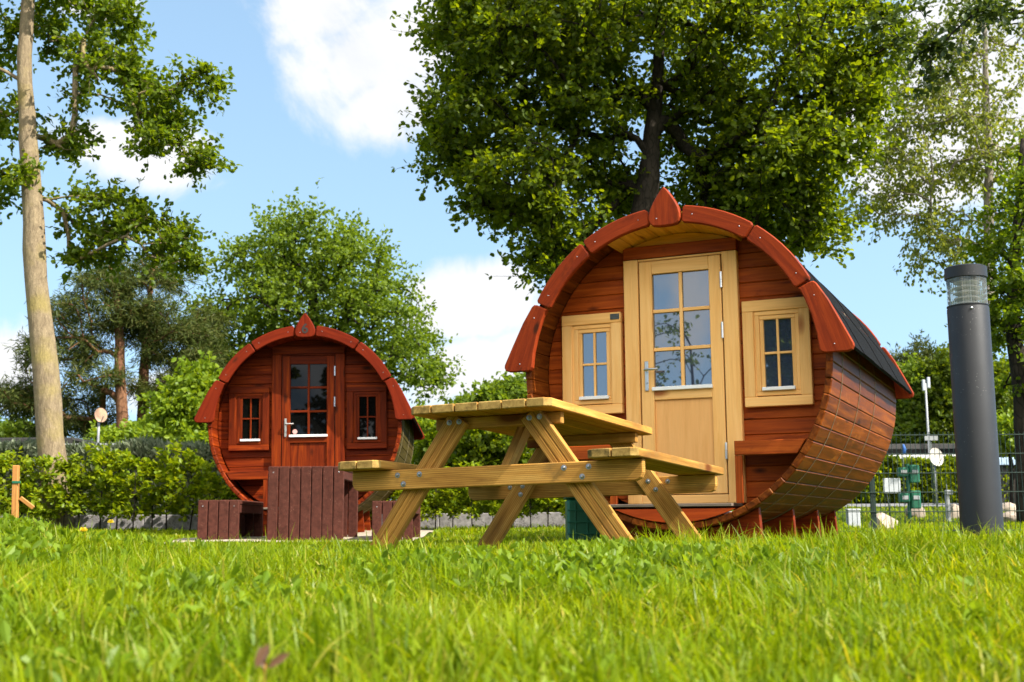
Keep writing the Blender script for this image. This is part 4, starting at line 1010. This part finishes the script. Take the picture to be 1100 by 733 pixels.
# ------------------------------------------------------------------ hedges
def hedge(name, label, x0, x1, y0, y1, ztop, mat, n, leaf, seed, zlow=0., upd=.8, core=M_DARKW):
    rg = np.random.default_rng(seed); cx, cy = (x0 + x1) / 2, (y0 + y1) / 2; zb = g1(cx, cy)
    root = thing(name, label, 'hedge', (cx, cy, zb)); h = ztop - zb
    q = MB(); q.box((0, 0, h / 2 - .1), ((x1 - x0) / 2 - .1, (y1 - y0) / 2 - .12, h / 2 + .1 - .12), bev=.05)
    for k in range(int((x1 - x0) / .6)): q.tube([(x0 - cx + .3 + k * .6, 0, -.1), (x0 - cx + .3 + k * .6, 0, .3)], .03, 6)
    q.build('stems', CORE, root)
    f = rg.random(n); u = rg.random(n); X_ = rg.uniform(x0 - cx, x1 - cx, n); lump = .05 * np.sin(X_ * 3.1) + .04 * np.sin(X_ * 7.7 + 1)
    front = f < .62
    Y_ = np.where(front, -(y1 - y0) / 2 + lump, rg.uniform(-.5, .5, n) * (y1 - y0)); Z_ = np.where(front, zlow + u * (h - zlow), h + lump * .8)
    ctr = np.stack([X_, Y_ + rg.normal(size=n) * .05, Z_ + rg.normal(size=n) * .03], 1)
    dr = rand_unit(rg, n) * .7 + np.where(front[:, None], np.array([0, -.5, upd]), np.array([0, -.1, 1.0]))
    nr = rand_unit(rg, n) + np.array([0, -.6, .4])
    leaves_mesh('foliage', ctr, dr, nr, leaf[0] * (.6 + .7 * rg.random(n)), leaf[1] * (.7 + .5 * rg.random(n)), mat, root)
    return root
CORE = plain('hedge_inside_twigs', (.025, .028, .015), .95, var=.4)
hedge('clipped_hedge', 'clipped grey-green conifer hedge behind the young beeches', -12.5, -3.6, 17.6, 18.8, at(120, 484, 17.8)[2] - .05, LF_THUJA, 42000, (.15, .045), 31)
hedge('clipped_hedge', 'dark clipped hedge seen under the picnic table between the cabins', -1.6, 2.6, 17.8, 18.8, at(540, 520, 17.8)[2], LF_BIG, 16000, (.08, .055), 32)
hedge('clipped_hedge', 'dark green clipped hedge along the far side of the road', at(900, 540, 30.2)[0] - 1, at(1180, 540, 30.2)[0], 30.2 - .2, 31 - .3, at(1000, 498, 30)[2], LF_BIG, 26000, (.13, .09), 33)

# young beech plants along the wall
def beech_plant(seed):
    rg = np.random.default_rng(seed); root = thing('beech_plant', 'young beech hedge plant with yellow-green leaves before the low wall', 'hedge plant', group='young beech plants along the low wall')
    q = MB(); sp = []
    h = rg.uniform(.86, 1.0)
    main = [(0, 0, -.05), (rg.normal() * .02, rg.normal() * .02, h * .4), (rg.normal() * .04, rg.normal() * .04, h)]
    q.tube(main, [.011, .009, .004], 6)
    n = 26; cl = []
    for k in range(n):
        z = rg.uniform(.2, 1.0) * h; a = rg.uniform(0, 6.28); ln = rg.uniform(.12, .30) * (1.15 - .45 * z / h)
        e = np.array([math.cos(a) * ln, math.sin(a) * ln * .8, z + rg.uniform(.0, .1)]); q.tube([(0, 0, z - .05), tuple(e)], [.004, .002], 4, False); cl.append(((0, 0, z), e))
    q.build('stem', B_DARK, root, True)
    m = 24; A = np.array([c[0] for c in cl]); B = np.array([c[1] for c in cl]); t = rg.random((n, m)) * .9 + .2
    ctr = (A[:, None] * (1 - t[..., None]) + B[:, None] * t[..., None]).reshape(-1, 3) + rg.normal(size=(n * m, 3)) * .03
    dr = np.repeat(B - A, m, 0) * 2 + rand_unit(rg, n * m) * .6; nr = rand_unit(rg, n * m) * .6 + np.array([0, -.25, 1.0])
    leaves_mesh('foliage', ctr, dr, nr, .075 * (.7 + .5 * rg.random(n * m)), .05 * (.7 + .5 * rg.random(n * m)), LF_HEDGE, root)
    return root
protos = [beech_plant(100 + k) for k in range(5)]
k = 0; x = -8.2
while x < 1.9:
    if not (-3.55 < x < -.95 and False):
        o = protos[k] if k < 5 else copy_tree(protos[k % 5]); y = 15.85 + rnd.uniform(-.12, .12)
        o.location = (x, y, g1(x, y)); o.rotation_euler = (0, 0, rnd.uniform(0, 6.28)); s = rnd.uniform(.85, 1.08) * (1.0 if x < -3 else .78); o.scale = (s, s, s); k += 1
    x += rnd.uniform(.20, .30)

# ------------------------------------------------------------------ grass
rg = np.random.default_rng(5)
def blades(n, y0, y1, hmin, hmax, wid, spread=.56, power=1.0):
    y = y0 + (y1 - y0) * rg.random(n) ** power; x = (rg.random(n) * 2 - 1) * (y * spread + .5)
    return x, y, rg.uniform(hmin, hmax, n), wid * rg.uniform(.7, 1.3, n)
sets = [blades(17000, .75, 2.2, .03, .085, .0038, power=.8), blades(7000, .75, 2.4, .05, .12, .0068, power=.8), blades(70000, 2.0, 5.2, .03, .09, .0042, power=.85), blades(16000, 2.0, 5.2, .05, .11, .0070, power=.85), blades(5000, 1.2, 5.5, .09, .15, .0040), blades(4000, 4.2, 5.6, .08, .14, .0050), blades(70000, 4.8, 9.0, .03, .07, .006), blades(60000, 8.5, 17, .03, .07, .010), blades(30000, 13, 26, .04, .08, .02)]
x = np.concatenate([s[0] for s in sets]); y = np.concatenate([s[1] for s in sets]); h = np.concatenate([s[2] for s in sets]); w = np.concatenate([s[3] for s in sets])
# tufts: modulate the height with soft noise, leave the paths and the cabin footprints free
tuft = .75 + .4 * (np.sin(x * 3.3 + 1.3 * np.sin(y * 2.1)) * np.sin(y * 2.7 + np.sin(x * 4.1))) + .25 * rg.random(len(x))
h = h * np.clip(tuft, .45, 1.5)
keep = ~((h > .1) & (y > 4.2) & (x < .5) & (rg.random(len(x)) < .75)) & ~((y > 10.42) & (y < 11.22) & (x < -3.05) & (x > -9.2)) & ~((y > 11.15) & (y < 16) & (x > -3.35) & (x < -.9))
lx = (x - 1.165) * math.cos(R(24.5)) - (y - 8.2) * math.sin(R(24.5)); ly = (x - 1.165) * math.sin(R(24.5)) + (y - 8.2) * math.cos(R(24.5))
keep &= ~((abs(lx) < .6) & (ly > -.2) & (ly < 2.9))
x, y, h, w = x[keep], y[keep], h[keep], w[keep]; n = len(x)
a = rg.random(n) * 6.283; lean = rg.uniform(.05, 1.15, n); d = np.stack([np.cos(a), np.sin(a), np.zeros(n)], 1)
fa = a + math.pi / 2 + rg.normal(size=n) * .6; sd = np.stack([np.cos(fa), np.sin(fa), np.zeros(n)], 1)
p0 = np.stack([x, y, gz(x, y) - .004], 1)
lv_ = []
for t, ww in ((0, 1), (.38, .95), (.72, .62), (1, .06)):
    q = p0 + np.array([0, 0, 1]) * (h * t * (1 - .28 * lean * t))[:, None] + d * (h * lean * t ** 1.8)[:, None]
    lv_.append(q + sd * (w * ww / 2)[:, None]); lv_.append(q - sd * (w * ww / 2)[:, None])
Vb = np.stack(lv_, 1).reshape(-1, 3); kk = np.arange(n)[:, None] * 8
Qb = np.concatenate([kk + np.array([[0, 1, 3, 2]]), kk + np.array([[2, 3, 5, 4]]), kk + np.array([[4, 5, 7, 6]])], 0)
tag(fast_mesh('grass', Vb, Qb, LF_GRASS, smooth=True), kind='stuff')
# broad-leaved weeds among the grass
nc = 2600                                      # small rosettes, each a handful of upright leaves
y = np.concatenate([1.2 + 4.2 * rg.random(nc // 2) ** .7, 3.0 + 2.2 * rg.random(nc - nc // 2)]); x = (rg.random(nc) * 2 - 1) * (y * .56 + .4)
patch = np.sin(x * 2.3 + 1) * np.sin(y * 1.9 + .5) + .5 * np.sin(x * 5.1) * np.sin(y * 4.3) - x * .12
kp = patch + rg.normal(size=nc) * .35 > .1; x, y = x[kp], y[kp]; m_ = 6
x = np.repeat(x, m_) + rg.normal(size=len(x) * m_) * .016; y = np.repeat(y, m_) + rg.normal(size=len(y) * m_) * .016; n = len(x)
a = rg.random(n) * 6.283; dr = np.stack([np.cos(a), np.sin(a), rg.uniform(.3, 1.6, n)], 1); nr = rand_unit(rg, n) * .9 + np.array([0, 0, .45])
leaves_mesh_o = leaves_mesh('weeds', np.stack([x, y, gz(x, y) + rg.uniform(.008, .055, n)], 1), dr, nr, rg.uniform(.022, .05, n), rg.uniform(.012, .026, n), LF_WEED, None)
tag(leaves_mesh_o, kind='stuff')

# dead leaf in the foreground, dandelions
c = at(285, 700, 1.55); dl = thing('dead_leaf', 'curled brown dead leaf in the foreground grass', 'leaf', (c[0], 1.55, g1(c[0], 1.55)))
hz = c[2] - g1(c[0], 1.55)
leaves_mesh('leaf_blade', np.array([[-.012, 0, hz - .02], [.0, .004, hz - .022], [.004, -.006, hz - .02]]), np.array([[.5, .1, .9], [-.3, .2, .9], [.9, -.1, .6]]), np.array([[.2, -1, .3], [-.2, -1, .2], [.1, -1, .5]]), np.array([.034, .03, .036]), np.array([.014, .013, .011]), M_DEAD, dl, .5)
MB().tube([(0, 0, -.01), (0, 0, hz - .015)], .0012, 5).build('stalk', W_STAKE, dl)
for i, (px, py, Z, lab) in enumerate([(118, 562, 6.2, 'yellow dandelion flower on the left lawn below the hedge'), (88, 579, 4.9, 'small yellow flower in the grass at the left')]):
    c = at(px, py, Z); zb = g1(c[0], Z); dn = thing('dandelion', lab, 'flower', (c[0], Z, zb)); hz = max(.06, c[2] - zb)
    MB().tube([(0, 0, -.01), (.004, 0, hz)], .0022, 6).build('stalk', LF_WEED, dn)
    n = 40; a = rg.random(n) * 6.283; e = rg.uniform(.2, 1.2, n); dr = np.stack([np.cos(a) * np.cos(e), np.sin(a) * np.cos(e), np.sin(e)], 1)
    leaves_mesh('flower_head', np.tile([[.004, 0, hz]], (n, 1)), dr, rand_unit(rg, n), np.full(n, .021), np.full(n, .006), M_YELLOW, dn)

# ------------------------------------------------------------------ light and sky
SUN_AZ, SUN_EL = 62, 46                       # degrees right of straight behind the viewer, and up
sd = Vector((math.sin(R(SUN_AZ)) * math.cos(R(SUN_EL)), -math.cos(R(SUN_AZ)) * math.cos(R(SUN_EL)), math.sin(R(SUN_EL))))
ld = bpy.data.lights.new('sun', 'SUN'); ld.energy = 4.6; ld.angle = R(.53); ld.color = (1, .94, .83)
lo = bpy.data.objects.new('sun', ld); col.objects.link(lo); lo.rotation_euler = sd.to_track_quat('Z', 'Y').to_euler(); lo.location = (20, -20, 30)
W = bpy.data.worlds.new('World'); C.world = W; W.use_nodes = True; nt = W.node_tree; nt.nodes.clear()
out = nt.nodes.new('ShaderNodeOutputWorld'); bg = nt.nodes.new('ShaderNodeBackground'); L(nt, bg.outputs[0], out.inputs[0])
sky = nt.nodes.new('ShaderNodeTexSky'); sky.sky_type = 'NISHITA'; sky.sun_disc = False; sky.sun_elevation = R(SUN_EL); sky.sun_rotation = R(180 - SUN_AZ)
sky.air_density = 1.0; sky.dust_density = .15; sky.ozone_density = 1.6
SKY = .105
bg.inputs[1].default_value = SKY
D = N(nt, 'ShaderNodeTexCoord').outputs['Generated']
lift = nt.nodes.new('ShaderNodeVectorMath'); lift.operation = 'MULTIPLY_ADD'; L(nt, D, lift.inputs[0]); lift.inputs[1].default_value = (1, 1, .62); lift.inputs[2].default_value = (0, 0, .27)
nrm_ = nt.nodes.new('ShaderNodeVectorMath'); nrm_.operation = 'NORMALIZE'; L(nt, lift.outputs[0], nrm_.inputs[0]); L(nt, nrm_.outputs[0], sky.inputs['Vector'])
ns = N(nt, 'ShaderNodeTexNoise', Scale=7.0, Detail=10.0, Roughness=.6, Distortion=.35); L(nt, D, ns.inputs['Vector'])
nz = mth(nt, 'MULTIPLY_ADD', ns.outputs['Fac'], 3.2); nt.nodes[-1].inputs[2].default_value = -1.28
def unit(v): return v / np.linalg.norm(v)
best = None
CL = [(348, 12, 66, 58), (388, 62, 86, 72), (415, 112, 62, 48), (440, 50, 50, 70), (165, 172, 66, 34), (120, 155, 56, 22), (515, 325, 75, 40), (548, 318, 36, 32), (478, 345, 56, 24), (505, 400, 62, 42), (5, 390, 50, 38), (97, 0, 36, 18), (1060, 90, 80, 80), (1000, 170, 80, 50), (1020, 30, 100, 55), (930, 100, 30, 40), (570, 390, 60, 40), (190, 425, 60, 26)]
for px, py, a_, b_ in CL:
    c = unit(at(px, py, 1) - CAMPOS); e1 = unit(np.cross(c, [0, 0, 1])); e2 = np.cross(e1, c)
    s = nt.nodes.new('ShaderNodeVectorMath'); s.operation = 'SUBTRACT'; L(nt, D, s.inputs[0]); s.inputs[1].default_value = tuple(c)
    ds = []
    for e, r_ in ((e1, a_), (e2, b_), (c, 1200)):
        k = nt.nodes.new('ShaderNodeVectorMath'); k.operation = 'DOT_PRODUCT'; L(nt, s.outputs[0], k.inputs[0]); k.inputs[1].default_value = tuple(e * F_PX / r_); ds.append(k.outputs['Value'])
    cb = N(nt, 'ShaderNodeCombineXYZ')
    for i in range(3): L(nt, ds[i], cb.inputs[i])
    ln = nt.nodes.new('ShaderNodeVectorMath'); ln.operation = 'LENGTH'; L(nt, cb.outputs[0], ln.inputs[0])
    v = mth(nt, 'SUBTRACT', 1.0, ln.outputs['Value'])
    best = v if best is None else mth(nt, 'MAXIMUM', best, v)
# broken cumulus everywhere outside the listed clouds too (behind the viewer)
n2 = N(nt, 'ShaderNodeTexNoise', Scale=2.6, Detail=3.0); L(nt, D, n2.inputs['Vector'])
sp = N(nt, 'ShaderNodeSeparateXYZ'); L(nt, D, sp.inputs[0])
bk = mth(nt, 'MULTIPLY_ADD', n2.outputs['Fac'], 4.0); nt.nodes[-1].inputs[2].default_value = -2.3
bk = mth(nt, 'SUBTRACT', bk, mth(nt, 'MULTIPLY', mth(nt, 'MAXIMUM', mth(nt, 'ADD', sp.outputs['Y'], .3), 0.0), 8.0))
best = mth(nt, 'MAXIMUM', best, -1.5)
best = mth(nt, 'MAXIMUM', best, bk)
tot = mth(nt, 'ADD', best, nz)
mask = N(nt, 'ShaderNodeMapRange', interpolation_type='SMOOTHSTEP'); L(nt, tot, mask.inputs['Value'])
mask.inputs['From Min'].default_value = -.05; mask.inputs['From Max'].default_value = .65
cc = ramp(nt, mth(nt, 'ADD', mth(nt, 'MULTIPLY', n2.outputs['Fac'], 1.0), mth(nt, 'MULTIPLY', nz, .5)), [(.2, (3.3, 3.45, 3.8)), (.55, (4.1, 4.1, 4.15)), (1, (4.3, 4.3, 4.3))])
mk = mth(nt, 'MULTIPLY', mask.outputs[0], .97)
base_sky = mixc(nt, 1.0, sky.outputs[0], (1.5, 1.44, 1.19), 'MULTIPLY')
c1 = mixc(nt, mk, base_sky, cc)
# invented bright cloud bank, unseen behind the viewer, added to lift shaded fronts
bd = unit(np.array([.05, -.72, .66])); k = nt.nodes.new('ShaderNodeVectorMath'); k.operation = 'DOT_PRODUCT'; L(nt, D, k.inputs[0]); k.inputs[1].default_value = tuple(bd)
bm_ = N(nt, 'ShaderNodeMapRange', interpolation_type='SMOOTHSTEP'); L(nt, mth(nt, 'ADD', k.outputs['Value'], mth(nt, 'MULTIPLY', nz, .12)), bm_.inputs['Value']); bm_.inputs['From Min'].default_value = .80; bm_.inputs['From Max'].default_value = .90
L(nt, mixc(nt, bm_.outputs[0], c1, (12.5, 11.9, 10.8)), bg.inputs[0])

# ------------------------------------------------------------------ render settings
C.view_settings.view_transform = 'Standard'; C.view_settings.look = 'None'; C.view_settings.exposure = 1.3; C.view_settings.gamma = 1; C.view_settings.use_curve_mapping = False
C.render.engine = 'CYCLES'; cy = C.cycles
cy.use_denoising = True; cy.max_bounces = 7; cy.diffuse_bounces = 3; cy.glossy_bounces = 3; cy.transmission_bounces = 4; cy.transparent_max_bounces = 8
cy.caustics_reflective = False; cy.caustics_refractive = False; cy.sample_clamp_indirect = 6
